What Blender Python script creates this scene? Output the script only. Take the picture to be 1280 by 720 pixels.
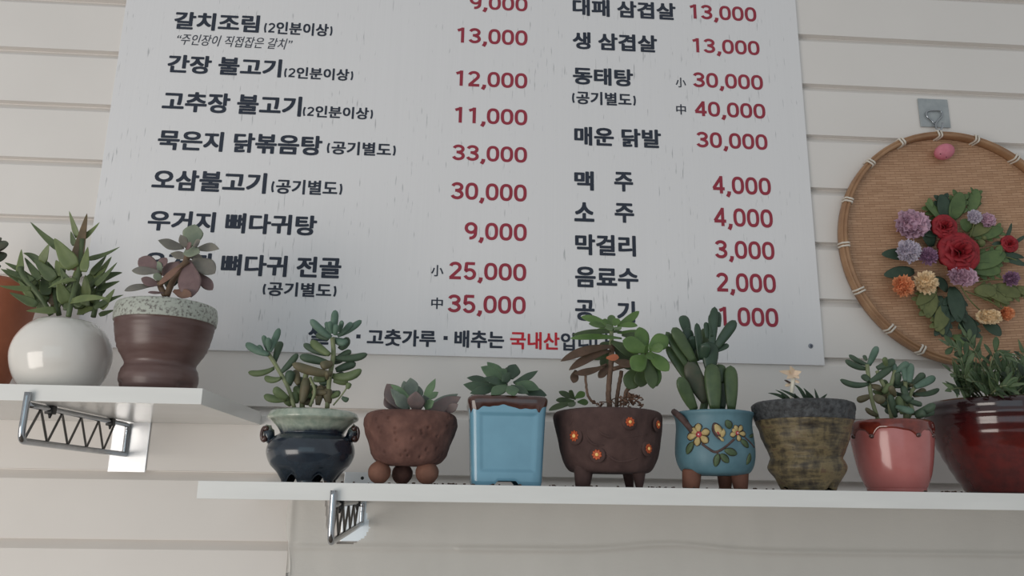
import bpy, math, random
from mathutils import Vector, Matrix, noise
for o in list(bpy.data.objects): bpy.data.objects.remove(o)
SC = bpy.context.scene
COL = SC.collection
PI = math.pi
random.seed(7)

# ------------------------------------------------------------------ camera
DIST = 1.3
FPX, YAW, PITCH, ROLL = 1011.853, 0.061878, 0.248188, 0.015018
cy, sy, cp, sp = math.cos(YAW), math.sin(YAW), math.cos(PITCH), math.sin(PITCH)
FWD = Vector((sy*cp, cy*cp, sp)); R0 = Vector((cy, -sy, 0)); U0 = R0.cross(FWD)
cr, sr = math.cos(ROLL), math.sin(ROLL)
RIGHT = cr*R0 + sr*U0; UP = -sr*R0 + cr*U0
EYE = Vector((0, -DIST, 0))
cam = bpy.data.cameras.new('camera')
cam.sensor_fit = 'HORIZONTAL'; cam.sensor_width = 36; cam.lens = 36*FPX/1280
cam.clip_start = 0.01
camo = bpy.data.objects.new('camera', cam); COL.objects.link(camo)
m4 = Matrix.Identity(4)
for i in range(3):
    m4[i][0] = RIGHT[i]; m4[i][1] = UP[i]; m4[i][2] = -FWD[i]; m4[i][3] = EYE[i]
camo.matrix_world = m4
SC.camera = camo

def P(u, v, y):
    """point of the photo (1280x720) carried to the upright plane at distance y"""
    d = RIGHT*((u-640)/FPX) + UP*(-(v-360)/FPX) + FWD
    t = (y-EYE.y)/d.y
    return EYE + d*t

# ------------------------------------------------------------------ light
SC.view_settings.view_transform = 'Standard'
SC.view_settings.look = 'None'
SC.view_settings.exposure = 0.0
SC.view_settings.gamma = 1.0
SC.view_settings.use_curve_mapping = False
W = bpy.data.worlds.new('world'); SC.world = W; W.use_nodes = True
bg = W.node_tree.nodes['Background']
bg.inputs[0].default_value = (0.95, 0.98, 1.0, 1); bg.inputs[1].default_value = 0.45

def area(name, loc, target, w, h, power, color):
    l = bpy.data.lights.new(name, 'AREA'); l.shape = 'RECTANGLE'; l.size = w; l.size_y = h
    l.energy = power; l.color = color
    o = bpy.data.objects.new(name, l); COL.objects.link(o); o.location = loc
    o.rotation_euler = (Vector(target)-Vector(loc)).to_track_quat('-Z', 'Y').to_euler()
    return o
area('window_light', (-1.9, -2.2, -0.56), (-0.5, 0, -0.15), 1.6, 1.3, 29.5, (1.0, 0.925, 0.85))
area('front_light', (-0.3, -3.2, 0.2), (-0.1, 0, 0.1), 2.2, 1.6, 6, (0.55, 0.85, 1.0))

# ------------------------------------------------------------------ materials
def nodes_of(name):
    m = bpy.data.materials.new(name); m.use_nodes = True
    nt = m.node_tree; b = nt.nodes['Principled BSDF']
    return m, nt, b
def N(nt, t, **k):
    n = nt.nodes.new(t)
    for a, v in k.items(): setattr(n, a, v)
    return n
def objco(nt, scale=(1, 1, 1)):
    tc = N(nt, 'ShaderNodeTexCoord'); mp = N(nt, 'ShaderNodeMapping')
    mp.inputs['Scale'].default_value = scale
    nt.links.new(tc.outputs['Object'], mp.inputs[0]); return mp.outputs[0]
def ramp(nt, fac, stops):
    r = N(nt, 'ShaderNodeValToRGB')
    while len(r.color_ramp.elements) < len(stops): r.color_ramp.elements.new(0.5)
    for e, (p, c) in zip(r.color_ramp.elements, stops):
        e.position = p; e.color = (*c, 1)
    nt.links.new(fac, r.inputs[0]); return r.outputs[0]
def noise_tex(nt, co, scale, detail=4, rough=0.55):
    n = N(nt, 'ShaderNodeTexNoise'); n.inputs['Scale'].default_value = scale
    n.inputs['Detail'].default_value = detail; n.inputs['Roughness'].default_value = rough
    nt.links.new(co, n.inputs['Vector']); return n.outputs[0]
def bump(nt, b, h, strength, dist):
    n = N(nt, 'ShaderNodeBump'); n.inputs['Strength'].default_value = strength; n.inputs['Distance'].default_value = dist
    nt.links.new(h, n.inputs['Height']); nt.links.new(n.outputs[0], b.inputs['Normal'])
def S(c):   # sRGB 0-255 -> linear
    return tuple(((x/255+0.055)/1.055)**2.4 if x/255 > 0.04045 else x/255/12.92 for x in c)

def mat(name, c1, c2=None, scale=30, rough=0.5, bstr=0.0, bdist=0.001, bscale=None, metal=0.0, coat=0.0, lo=0.35, hi=0.65, vec=(1, 1, 1), sss=0.0, spec=0.5):
    m, nt, b = nodes_of(name)
    c1 = S(c1); c2 = S(c2) if c2 else tuple(x*0.85 for x in c1)
    co = objco(nt, vec)
    n = noise_tex(nt, co, scale)
    nt.links.new(ramp(nt, n, [(lo, c1), (hi, c2)]), b.inputs['Base Color'])
    b.inputs['Roughness'].default_value = rough; b.inputs['Metallic'].default_value = metal
    b.inputs['Coat Weight'].default_value = coat; b.inputs['Coat Roughness'].default_value = 0.06
    b.inputs['Specular IOR Level'].default_value = spec
    if sss:
        b.inputs['Subsurface Weight'].default_value = sss
        b.inputs['Subsurface Radius'].default_value = (0.004, 0.006, 0.002); b.inputs['Subsurface Scale'].default_value = 0.5
    if bstr:
        bump(nt, b, noise_tex(nt, co, bscale or scale*3, 5), bstr, bdist)
    return m

M = {}
M['wall'] = mat('siding_white', (229, 224, 219), (226, 221, 216), 6, 0.55, 0.03, 0.0005, 300)
M['plain'] = mat('floor_vinyl', (120, 108, 96), (108, 97, 86), 5, 0.6)
M['shelf'] = mat('white_laminate', (226, 226, 224), (221, 221, 218), 12, 0.22)
M['shelfedge'] = mat('white_edge_band', (232, 232, 229), (226, 226, 223), 40, 0.35, vec=(0.2, 1, 1))
M['chrome'] = mat('chrome_steel', (175, 178, 182), (160, 163, 167), 40, 0.16, metal=1.0)
M['plate'] = mat('bright_plate', (238, 239, 240), (230, 231, 233), 30, 0.32, metal=0.55)
M['zig'] = mat('grey_wire', (125, 124, 122), (110, 109, 107), 40, 0.35, metal=0.9)
M['black'] = mat('black_plastic', (34, 34, 36), (26, 26, 28), 40, 0.5)
M['ink'] = mat('navy_ink', (52, 58, 70), (58, 64, 76), 8, 0.6, spec=0.2)
M['inkthin'] = mat('thin_grey_ink', (78, 82, 92), (72, 76, 86), 8, 0.6, spec=0.2)
M['red'] = mat('crimson_ink', (160, 64, 78), (152, 58, 72), 8, 0.6, spec=0.2)
M['redbright'] = mat('bright_red_ink', (205, 55, 66), (196, 48, 60), 8, 0.6, spec=0.2)
M['screw'] = mat('dark_screw', (70, 80, 100), (50, 55, 70), 200, 0.4, metal=0.7)
M['screwrim'] = mat('screw_washer', (150, 155, 165), (135, 140, 150), 200, 0.4, metal=0.5)

def board_mat():
    m, nt, b = nodes_of('printed_board')
    co = objco(nt, (230, 1, 26)); co2 = objco(nt, (9, 1, 5)); co3 = objco(nt, (300, 1, 3))
    st = noise_tex(nt, co, 1.0, 2, 0.5); big = noise_tex(nt, co2, 1.0, 2)
    ad = N(nt, 'ShaderNodeMath', operation='MULTIPLY_ADD'); ad.inputs[1].default_value = 0.28
    nt.links.new(big, ad.inputs[0]); nt.links.new(st, ad.inputs[2])
    base = ramp(nt, noise_tex(nt, co3, 1.0, 3), [(0.25, S((228, 227, 228))), (0.75, S((231, 230, 231)))])
    mask = ramp(nt, ad.outputs[0], [(0.80, (0, 0, 0)), (0.90, (0.5, 0.5, 0.5))])
    mx = N(nt, 'ShaderNodeMix', data_type='RGBA'); nt.links.new(mask, mx.inputs[0])
    nt.links.new(base, mx.inputs[6]); mx.inputs[7].default_value = (*S((120, 122, 126)), 1)
    nt.links.new(mx.outputs[2], b.inputs['Base Color']); b.inputs['Roughness'].default_value = 0.5
    return m
M['board'] = board_mat()

def sheet_mat():
    m, nt, b = nodes_of('milky_plastic_film')
    co = objco(nt, (1, 1, 1))
    nt.links.new(ramp(nt, noise_tex(nt, co, 4, 5), [(0.35, S((230, 227, 221))), (0.65, S((222, 219, 213)))]), b.inputs['Base Color'])
    b.inputs['Roughness'].default_value = 0.35
    b.inputs['Alpha'].default_value = 0.80
    bump(nt, b, noise_tex(nt, objco(nt, (3, 3, 6)), 8, 6, 0.65), 0.25, 0.004)
    return m
M['film'] = sheet_mat()

# ------------------------------------------------------------------ mesh building
class MB:
    def __init__(s): s.v = []; s.f = []; s.mi = []; s.mats = []
    def slot(s, m):
        if m not in s.mats: s.mats.append(m)
        return s.mats.index(m)
    def add(s, vs, fs, m):
        k = len(s.v); i = s.slot(m)
        s.v += [Vector(p) for p in vs]; s.f += [tuple(a+k for a in f) for f in fs]; s.mi += [i]*len(fs)
    def build(s, name, parent=None, smooth=True, origin=None):
        me = bpy.data.meshes.new(name)
        o = bpy.data.objects.new(name, me); COL.objects.link(o)
        org = Vector(parent.location) if parent else Vector(origin or (0, 0, 0))
        me.from_pydata([tuple(p-org) for p in s.v], [], s.f)
        for m in s.mats: me.materials.append(M[m])
        me.polygons.foreach_set('material_index', s.mi)
        me.polygons.foreach_set('use_smooth', [smooth]*len(s.f))
        me.update()
        import bmesh
        bm = bmesh.new(); bm.from_mesh(me); bmesh.ops.recalc_face_normals(bm, faces=bm.faces); bm.to_mesh(me); bm.free()
        if parent: o.parent = parent
        else: o.location = org
        return o

def tag(o, label=None, cat=None, group=None, kind=None):
    if label: o['label'] = label
    if cat: o['category'] = cat
    if group: o['group'] = group
    if kind: o['kind'] = kind
    return o
def thing(name, loc, label, cat, group=None):
    o = bpy.data.objects.new(name, None); COL.objects.link(o); o.location = loc
    o.empty_display_size = 0.02
    return tag(o, label, cat, group)
def sub(o, parent):      # hang a part one level deeper
    w = Vector(parent.location)
    o.parent = parent
    return o

def box(mb, a, b, m, bev=0.0):
    x0, y0, z0 = a; x1, y1, z1 = b
    if not bev:
        vs = [(x0,y0,z0),(x1,y0,z0),(x1,y1,z0),(x0,y1,z0),(x0,y0,z1),(x1,y0,z1),(x1,y1,z1),(x0,y1,z1)]
        mb.add(vs, [(0,3,2,1),(4,5,6,7),(0,1,5,4),(1,2,6,5),(2,3,7,6),(3,0,4,7)], m); return
    import bmesh
    bm = bmesh.new()
    bmesh.ops.create_cube(bm, size=1)
    for v in bm.verts:
        v.co = Vector(((x0+x1)/2+v.co.x*(x1-x0), (y0+y1)/2+v.co.y*(y1-y0), (z0+z1)/2+v.co.z*(z1-z0)))
    bmesh.ops.bevel(bm, geom=list(bm.edges), offset=bev, segments=2, profile=0.6, affect='EDGES')
    bm.verts.index_update()
    mb.add([v.co.copy() for v in bm.verts], [tuple(v.index for v in f.verts) for f in bm.faces], m)
    bm.free()

def tube(mb, pts, rad, m, seg=10, cap=True):
    pts = [Vector(p) for p in pts]; n = len(pts)
    rad = rad if isinstance(rad, (list, tuple)) else [rad]*n
    vs, fs = [], []
    t0 = (pts[1]-pts[0]).normalized()
    a = t0.orthogonal().normalized()
    for i, p in enumerate(pts):
        t = (pts[min(i+1, n-1)]-pts[max(i-1, 0)]).normalized()
        a = (a-t*a.dot(t)).normalized(); b = t.cross(a)
        for k in range(seg):
            q = 2*PI*k/seg
            vs.append(p+(a*math.cos(q)+b*math.sin(q))*rad[i])
    for i in range(n-1):
        for k in range(seg):
            fs.append((i*seg+k, i*seg+(k+1) % seg, (i+1)*seg+(k+1) % seg, (i+1)*seg+k))
    if cap:
        fs.append(tuple(range(seg-1, -1, -1))); fs.append(tuple((n-1)*seg+k for k in range(seg)))
    mb.add(vs, fs, m)

def smooth_path(pts, n=6):
    pts = [Vector(p) for p in pts]; out = []
    e = [pts[0]*2-pts[1]]+pts+[pts[-1]*2-pts[-2]]
    for i in range(1, len(e)-2):
        for k in range(n):
            t = k/n; a, b, c, d = e[i-1], e[i], e[i+1], e[i+2]
            out.append(0.5*((2*b)+(c-a)*t+(2*a-5*b+4*c-d)*t*t+(3*b-a-3*c+d)*t**3))
    out.append(pts[-1]); return out

def lathe(mb, prof, c, m, seg=64, fr=None, fz=None, mfun=None, close=False):
    """prof [(r,z)] about the upright axis at c; fr(r,th,z)->r ; fz(r,th,z)->z"""
    vs, fs = [], []
    n = len(prof)
    for (r, z) in prof:
        for k in range(seg):
            th = 2*PI*k/seg
            rr = fr(r, th, z) if fr else r
            zz = fz(r, th, z) if fz else z
            vs.append((c[0]+rr*math.cos(th), c[1]+rr*math.sin(th), c[2]+zz))
    for i in range(n-1 if not close else n):
        j = (i+1) % n
        for k in range(seg):
            fs.append((i*seg+k, i*seg+(k+1) % seg, j*seg+(k+1) % seg, j*seg+k))
    mb.add(vs, fs, m)
    return len(vs)
def disc(mb, c, r, z, m, seg=48, rr=None):
    vs = [(c[0], c[1], c[2]+z)]
    for k in range(seg):
        th = 2*PI*k/seg; q = rr(r, th, z) if rr else r
        vs.append((c[0]+q*math.cos(th), c[1]+q*math.sin(th), c[2]+z))
    mb.add(vs, [(0, 1+k, 1+(k+1) % seg) for k in range(seg)], m)
def densify(prof, n=4):
    """smooth a coarse (r,z) profile"""
    p = smooth_path([(a, b, 0) for a, b in prof], n)
    return [(max(q.x, 0.0), q.y) for q in p]
def ball(mb, c, r, m, seg=16, rings=10, squash=(1, 1, 1), rot=None, fn=None):
    c = Vector(c); vs, fs = [], []
    for i in range(rings+1):
        ph = PI*i/rings
        for k in range(seg):
            th = 2*PI*k/seg
            d = Vector((math.sin(ph)*math.cos(th), math.sin(ph)*math.sin(th), math.cos(ph)))
            f = fn(d) if fn else 1
            q = Vector((d.x*squash[0], d.y*squash[1], d.z*squash[2]))*r*f
            if rot: q = rot @ q
            vs.append(c+q)
    for i in range(rings):
        for k in range(seg):
            fs.append((i*seg+k, i*seg+(k+1) % seg, (i+1)*seg+(k+1) % seg, (i+1)*seg+k))
    mb.add(vs, fs, m)

# fleshy leaf -------------------------------------------------------
def wprof(kind, t):
    if kind == 'lance':
        return (0.62+0.38*math.sin(min(t/0.34, 1)*PI/2))*max(1-max(t-0.2, 0)/0.8, 0.0)**0.72*0.86+0.02
    if kind == 'finger':
        a = 0.55+0.45*math.sin(min(t/0.62, 1)*PI/2)
        return a*math.sqrt(max(1-max((t-0.72)/0.28, 0)**2, 0.0))+0.02
    if kind == 'spat':
        a = 0.28+0.72*math.sin(min(t/0.62, 1)*PI/2)**1.4
        return a*(1 if t < 0.62 else max(1-((t-0.62)/0.38)**2.0, 0)**0.75)+0.03
    if kind == 'acute':
        a = 0.36+0.64*math.sin(min(t/0.58, 1)*PI/2)**1.3
        return a*(1 if t < 0.58 else max(1-((t-0.58)/0.42)**1.6, 0)**0.95)+0.015
    if kind == 'oval':
        return math.sin(PI*min(max(t*0.93+0.05, 0), 1))**0.62+0.02
    return 1
def leaf(mb, p0, p1, w, m, kind='finger', th=0.5, bend=None, face=None, cup=0.0, n=11, seg=10, bow=0.0):
    """p0 base, p1 tip, w full width; th thickness / width; bend = sideways sag at the middle"""
    p0 = Vector(p0); p1 = Vector(p1); d = p1-p0; L = d.length
    if L < 1e-6: return
    t = d/L
    f = Vector(face) if face is not None else Vector((0, -1, 0.35))
    nn = f-t*f.dot(t)
    if nn.length < 1e-4: nn = t.orthogonal()
    nn.normalize(); wv = t.cross(nn)
    bend = Vector(bend) if bend is not None else Vector((0, 0, 0))
    vs, fs = [], []
    for i in range(n+1):
        s = i/n; s = 1-(1-s)**1.25
        c = p0+d*s+(bend+nn*bow*L)*(4*s*(1-s))
        ww = wprof(kind, s)*w/2
        tt = max(min(ww, w/2)*th, 0.0002)
        for k in range(seg):
            q = 2*PI*k/seg
            x = math.cos(q)*ww; y = math.sin(q)*tt
            if cup: y += cup*ww*(math.cos(q)**2-0.5)
            vs.append(c+wv*x+nn*y)
    for i in range(n):
        for k in range(seg):
            fs.append((i*seg+k, i*seg+(k+1) % seg, (i+1)*seg+(k+1) % seg, (i+1)*seg+k))
    fs.append(tuple(range(seg-1, -1, -1))); fs.append(tuple(n*seg+k for k in range(seg)))
    mb.add(vs, fs, m)

class Crop:
    """photo coordinates noted from an enlarged detail of the plant"""
    def __init__(s, ox, oy, sc, y): s.ox, s.oy, s.sc, s.y = ox, oy, sc, y
    def p(s, a, b, d=0.0): return P(s.ox+a/s.sc, s.oy+b/s.sc, s.y+d)
    def w(s, px, d=0.0): return px/s.sc*(DIST+s.y+d)/FPX
    def leaves(s, mb, rows, m, kind, th=0.5, cup=0.0, face=None, jit=0.15):
        for r in rows:
            (a, b), (c, e), w = r[0], r[1], r[2]
            d0 = r[3] if len(r) > 3 and r[3] is not None else random.uniform(-0.012, 0.012)
            d1 = r[4] if len(r) > 4 and r[4] is not None else d0+random.uniform(-0.012, 0.012)
            bend = Vector((0, 0, -s.w(r[5]))) if len(r) > 5 and r[5] else None
            mm = r[6] if len(r) > 6 else (random.choice(m) if isinstance(m, list) else m)
            fc = face or (random.uniform(-jit, jit)*2, -1, 0.3+random.uniform(-jit, jit))
            leaf(mb, s.p(a, b, d0), s.p(c, e, d1), s.w(w, d0), mm, kind, th, bend, fc, cup)

# ------------------------------------------------------------------ the setting
PIT = 0.100726; Z0 = 0.730947
def siding():
    mb = MB()
    prof = []
    k = -12
    zs = []
    for k in range(-9, 24):
        zl = Z0-k*PIT
        prof += [(0.0, zl), (0.0125, zl-0.0003), (0.0125, zl-0.0014), (0.0006, zl-0.0139), (0.0, zl-0.0147)]
    xs = [-2.6, 2.9]
    vs = []; fs = []
    for (y, z) in prof:
        for x in xs: vs.append((x, y, z))
    for i in range(len(prof)-1): fs.append((2*i, 2*i+1, 2*i+3, 2*i+2))
    mb.add(vs, fs, 'wall')
    # body of the wall behind the boards
    box(mb, (-2.6, 0.0130, prof[-1][1]), (2.9, 0.08, prof[0][1]), 'wall')
    o = mb.build('wall_back', smooth=False); tag(o, 'white horizontal board siding behind the shelves', kind='structure')
    mb = MB(); box(mb, (-2.6, -4.2, -1.62), (2.9, 0.08, -1.57), 'plain')
    tag(mb.build('floor', smooth=False), kind='structure')
siding()

# ------------------------------------------------------------------ menu board
BY = -0.006
k_ = (DIST+BY)/DIST
bx0, bx1 = -0.6074*k_, 0.6041*k_
bz0 = P(640, 447.0, BY).z
def menu_board():
    root = thing('menu_board', (0, BY, bz0), 'large white restaurant menu board with navy dish names and crimson prices', 'menu board')
    mb = MB(); box(mb, (bx0, BY, bz0), (bx1, -0.0005, 1.12), 'board', 0.0007)
    mb.build('panel', root, smooth=False)
    cache = {}
    def font_mesh(ch):
        if ch not in cache:
            c = bpy.data.curves.new('lettering', 'FONT'); c.body = ch; c.size = 1.0; c.resolution_u = 4
            o = bpy.data.objects.new('lettering', c); COL.objects.link(o)
            bpy.context.view_layer.update()
            me = bpy.data.meshes.new_from_object(o.evaluated_get(bpy.context.evaluated_depsgraph_get()))
            cache[ch] = ([tuple(v.co) for v in me.vertices], [tuple(p.vertices) for p in me.polygons])
            bpy.data.objects.remove(o); bpy.data.curves.remove(c); bpy.data.meshes.remove(me)
        return cache[ch]
    def arc(cx, cz, rx, rz, a0, a1, n=14):
        return [(cx+rx*math.cos(math.radians(a0+(a1-a0)*i/n)), cz+rz*math.sin(math.radians(a0+(a1-a0)*i/n))) for i in range(n+1)]
    def sup(cx, cz, rx, rz, n=36):      # upright rounded oval
        o = []
        for i in range(n+1):
            c, s_ = math.cos(2*PI*i/n), math.sin(2*PI*i/n)
            o.append((cx+rx*math.copysign(abs(c)**0.8, c), cz+rz*math.copysign(abs(s_)**0.8, s_)))
        return o
    # strokes of numerals on a 0.52 x 0.72 body, centre lines
    NUM = {'0': [sup(.26, .36, .185, .30)], '1': [[(.30, .0), (.30, .72)], [(.31, .655), (.10, .575)]],
           '2': [arc(.255, .515, .175, .145, 168, 0, 12)+arc(.255, .50, .175, .17, 0, -40, 5)+[(.08, .055)], [(.045, .055), (.475, .055)]],
           '3': [arc(.245, .520, .175, .140, 165, -88, 16), arc(.245, .205, .190, .148, 88, -165, 16), [(.17, .375), (.26, .375)]],
           '4': [[(.365, .0), (.365, .72)], [(.36, .66), (.055, .205)], [(.03, .195), (.50, .195)]],
           '5': [[(.115, .665), (.445, .665)], [(.135, .70), (.105, .36)], [(.11, .375)]+arc(.255, .225, .180, .185, 140, -160, 18)],
           '9': [arc(.26, .475, .180, .185, 0, 360, 26), [(.44, .49), (.43, .31)]+arc(.24, .25, .19, .195, 0, -100, 9)],
           ',': [[(.135, .10), (.125, .0), (.06, -.125)]], '(': [arc(.36, .33, .26, .52, 138, 222, 10)], ')': [arc(-.06, .33, .26, .52, 42, -42, 10)],
           '·': [[(.05, .30), (.15, .30)]]}
    ADV = {'1': .54, ',': .24, '(': .30, ')': .30, '·': .2}
    def stroke(pts, w, vs, fs, dx, lay):
        n = len(pts); k = len(vs)
        closed = n > 3 and abs(pts[0][0]-pts[-1][0])+abs(pts[0][1]-pts[-1][1]) < 1e-5
        for i in range(n):
            a = pts[i-1] if i else (pts[-2] if closed else pts[0]); b = pts[i+1] if i < n-1 else (pts[1] if closed else pts[-1])
            tx, tz = b[0]-a[0], b[1]-a[1]; L = math.hypot(tx, tz) or 1
            nx, nz = -tz/L*w/2, tx/L*w/2
            vs.append((pts[i][0]+nx+dx, pts[i][1]+nz, lay)); vs.append((pts[i][0]-nx+dx, pts[i][1]-nz, lay))
        for i in range(n-1): fs.append((k+2*i, k+2*i+1, k+2*i+3, k+2*i+2))
    def text_mesh(s, bold):
        vs, fs = [], []; x = 0.0
        for ch in s:
            if ch == ' ': x += 0.27; continue
            if ch in NUM:
                w = 0.075+bold*1.5
                if ch == ',': w *= 1.15
                for li, st in enumerate(NUM[ch]): stroke(st, w if ch not in '·' else 0.1, vs, fs, x, li)
                x += ADV.get(ch, .545)
            else:
                v, f = font_mesh(ch)
                offs = [(0, 0)] if bold <= 0 else [(bold*math.cos(q*PI/4)*(1.18 if q % 2 else 1), bold*0.85*math.sin(q*PI/4)*(1.18 if q % 2 else 1)) for q in range(8)]
                for li, (ox, oz) in enumerate(offs):
                    k = len(vs); vs += [(a+ox+x, b+oz, li) for a, b, _ in v]; fs += [tuple(i+k for i in g) for g in f]
                x += 0.42 if ch in '“”' else 0.93
        return vs, fs
    YT = BY-0.0004
    def put(name, pieces, m, bold=0.03, base=False, slant=0.0):
        mb = MB()
        for s, tl, br in pieces:
            vs, fs = text_mesh(s, bold)
            if not vs: continue
            a = P(tl[0], tl[1], YT); b = P(br[0], br[1], YT)
            xa = min(v[0] for v in vs); xb = max(v[0] for v in vs)
            za = -0.005 if base else min(v[1] for v in vs); zb = max(v[1] for v in vs)
            out = []
            for x, y, li in vs:
                ty = (y-za)/(zb-za)
                tx = (x-xa)/(xb-xa)
                out.append((a.x+(b.x-a.x)*tx+slant*(ty-0.5)*(a.z-b.z), YT-li*0.00002, b.z+(a.z-b.z)*ty))
            mb.add(out, fs, m)
        return mb.build(name, root, smooth=False)
    D = [('갈치조림', (219.3, 14), (323.3, 41.3)), ('간장 불고기', (211, 67.7), (351, 97)), ('고추장 불고기', (204.7, 113.3), (376, 146)),
         ('묵은지 닭볶음탕', (199, 161.7), (401.7, 195)), ('오삼불고기', (192, 211), (332, 242.5)), ('우거지 뼈다귀탕', (186.7, 262.3), (395, 295)),
         ('우거지 뼈다귀 전골', (181.5, 314), (425.7, 348.5)), ('대패 삼겹살', (715.7, -2.5), (845, 25.5)), ('생 삼겹살', (715.7, 39.3), (821.7, 66)),
         ('동태탕', (716, 83.3), (791.7, 108.6)), ('매운 닭발', (717.7, 157.7), (826.7, 185.7)), ('막걸리', (718.8, 292.2), (795.2, 321)), ('음료수', (718.8, 332.8), (798.3, 361.5))]
    for s, a, b in D: put('dish_lettering', [(s, a, b)], 'ink', 0.038)
    put('dish_lettering', [('맥', (717.7, 213.3), (742.5, 238.5))], 'ink', 0.038)
    for s, a, b in [('주', (767.5, 214.5), (791.7, 240)), ('소', (717.8, 252.3), (743, 277.5)), ('주', (768, 253.5), (793, 279)), ('공', (718.8, 374.5), (743.5, 401.5)), ('기', (771, 376), (794.2, 403.5))]:
        put('dish_lettering', [(s, a, b)], 'ink', 0.038)
    for s, a, b in [('(2인분이상)', (331, 26), (415, 46)), ('(2인분이상)', (356, 82.7), (441, 101.5)), ('(2인분이상)', (379.3, 131), (465.7, 149.8)),
                    ('(공기별도)', (409.3, 175.7), (494.3, 196)), ('(공기별도)', (340, 223.3), (427.3, 245)), ('(공기별도)', (329.3, 351.7), (420, 372.3)),
                    ('(공기별도)', (715, 113.3), (795, 133.3))]:
        put('note_lettering', [(s, a, b)], 'ink', 0.032)
    put('slogan_lettering', [('“주인장이 직접잡은 갈치”', (221.7, 41.7), (364, 62.3))], 'inkthin', 0.007, slant=0.2)
    for s, a, b in [('9,000', (587.3, -6.5), (659.3, 14.5)), ('13,000', (571.7, 34), (659.3, 57.3)), ('12,000', (570, 87.7), (659, 111)), ('11,000', (568.7, 133.3), (659, 157)),
                    ('33,000', (565.7, 180.3), (658.7, 203.7)), ('30,000', (564, 227.3), (658.3, 252.3)), ('9,000', (581, 277.3), (658.3, 301.7)), ('25,000', (561.7, 326.7), (657.7, 351.7)),
                    ('35,000', (560, 367.7), (657, 393)), ('13,000', (861.7, 5), (946, 27.3)), ('13,000', (865, 47.3), (950, 69.3)), ('30,000', (865.7, 90), (954.3, 112.7)),
                    ('40,000', (867.7, 126), (957.3, 148.7)), ('30,000', (870, 164.3), (960, 187.7)), ('4,000', (889.7, 219.5), (964.3, 244.3)), ('4,000', (891.4, 259.2), (966.7, 285)),
                    ('3,000', (893, 299.9), (968.8, 325.2)), ('2,000', (894.9, 340.5), (970.6, 366.5)), ('1,000', (898.3, 383.2), (973.7, 409.2))]:
        put('price_lettering', [(s, a, b)], 'red', 0.034, base=True)
    for s, a, b in [('小', (539.3, 331), (554, 345.7)), ('中', (539.3, 371.7), (553.3, 386.5)), ('小', (844.3, 96.7), (857.7, 109.5)), ('中', (845, 130), (857.7, 143.5))]:
        put('size_lettering', [(s, a, b)], 'ink', 0.015)
    for s, a, b in [('쌀', (386, 407), (413, 431)), ('·', (445.5, 418), (450.5, 423)), ('고춧가루', (459.4, 410.6), (544.5, 434)), ('·', (554.5, 420), (559.5, 425)), ('배추는', (568.3, 412.5), (630, 436))]:
        put('origin_lettering', [(s, a, b)], 'ink', 0.036)
    put('origin_lettering', [('국내산', (637.7, 414), (699.5, 437.8))], 'redbright', 0.03)['label'] = 'bright red origin word'
    put('origin_lettering', [('입니다', (701, 415.5), (763, 440))], 'ink', 0.03)
    c = P(1013.3, 432.5, BY)
    mb = MB()
    vs = []; fs = []
    prof = [(0.0, -0.0022), (0.002, -0.0022), (0.0036, -0.0016), (0.0042, 0.0)]
    for r, y in prof:
        for k in range(20): vs.append((c.x+r*math.cos(2*PI*k/20), c.y+y, c.z+r*math.sin(2*PI*k/20)))
    for i in range(3):
        for k in range(20): fs.append((i*20+k, i*20+(k+1) % 20, (i+1)*20+(k+1) % 20, (i+1)*20+k))
    mb.add(vs, fs, 'screwrim')
    box(mb, (c.x-0.0024, c.y-0.0026, c.z-0.0006), (c.x+0.0024, c.y-0.0018, c.z+0.0006), 'screw')
    box(mb, (c.x-0.0006, c.y-0.00262, c.z-0.0024), (c.x+0.0006, c.y-0.0018, c.z+0.0024), 'screw')
    mb.build('screw', root)
menu_board()

# ------------------------------------------------------------------ shelves and brackets
FY = -0.305
LZ = P(200, 506-1.5, FY).z; LT = P(200, 484, FY).z
LX = P(252.5, 495, FY).x
def shelf(name, a, b, label):
    root = thing(name, ((a[0]+b[0])/2, (a[1]+b[1])/2, a[2]), label, 'shelf', 'white wall shelves')
    mb = MB(); box(mb, (a[0]+0.0006, a[1]+0.0008, a[2]), (b[0]-0.0006, b[1], b[2]), 'shelf', 0.0005); mb.build('board', root, smooth=False)
    mb = MB(); box(mb, (a[0], a[1], a[2]+0.0002), (b[0], a[1]+0.001, b[2]-0.0002), 'shelfedge', 0.0003); mb.build('edge_band', root, smooth=False)
    return root
shelf('wall_shelf', (-1.25, FY, LZ), (LX, -0.0008, LT), 'upper white shelf at left carrying three pots')
RZT = P(640, 606.8, FY).z; RZB = P(640, 629.0, FY).z
RX = P(247, 610, FY).x
shelf('wall_shelf', (RX, FY, RZB), (1.25, -0.0008, RZT), 'lower long white shelf carrying a row of eight pots')

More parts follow.
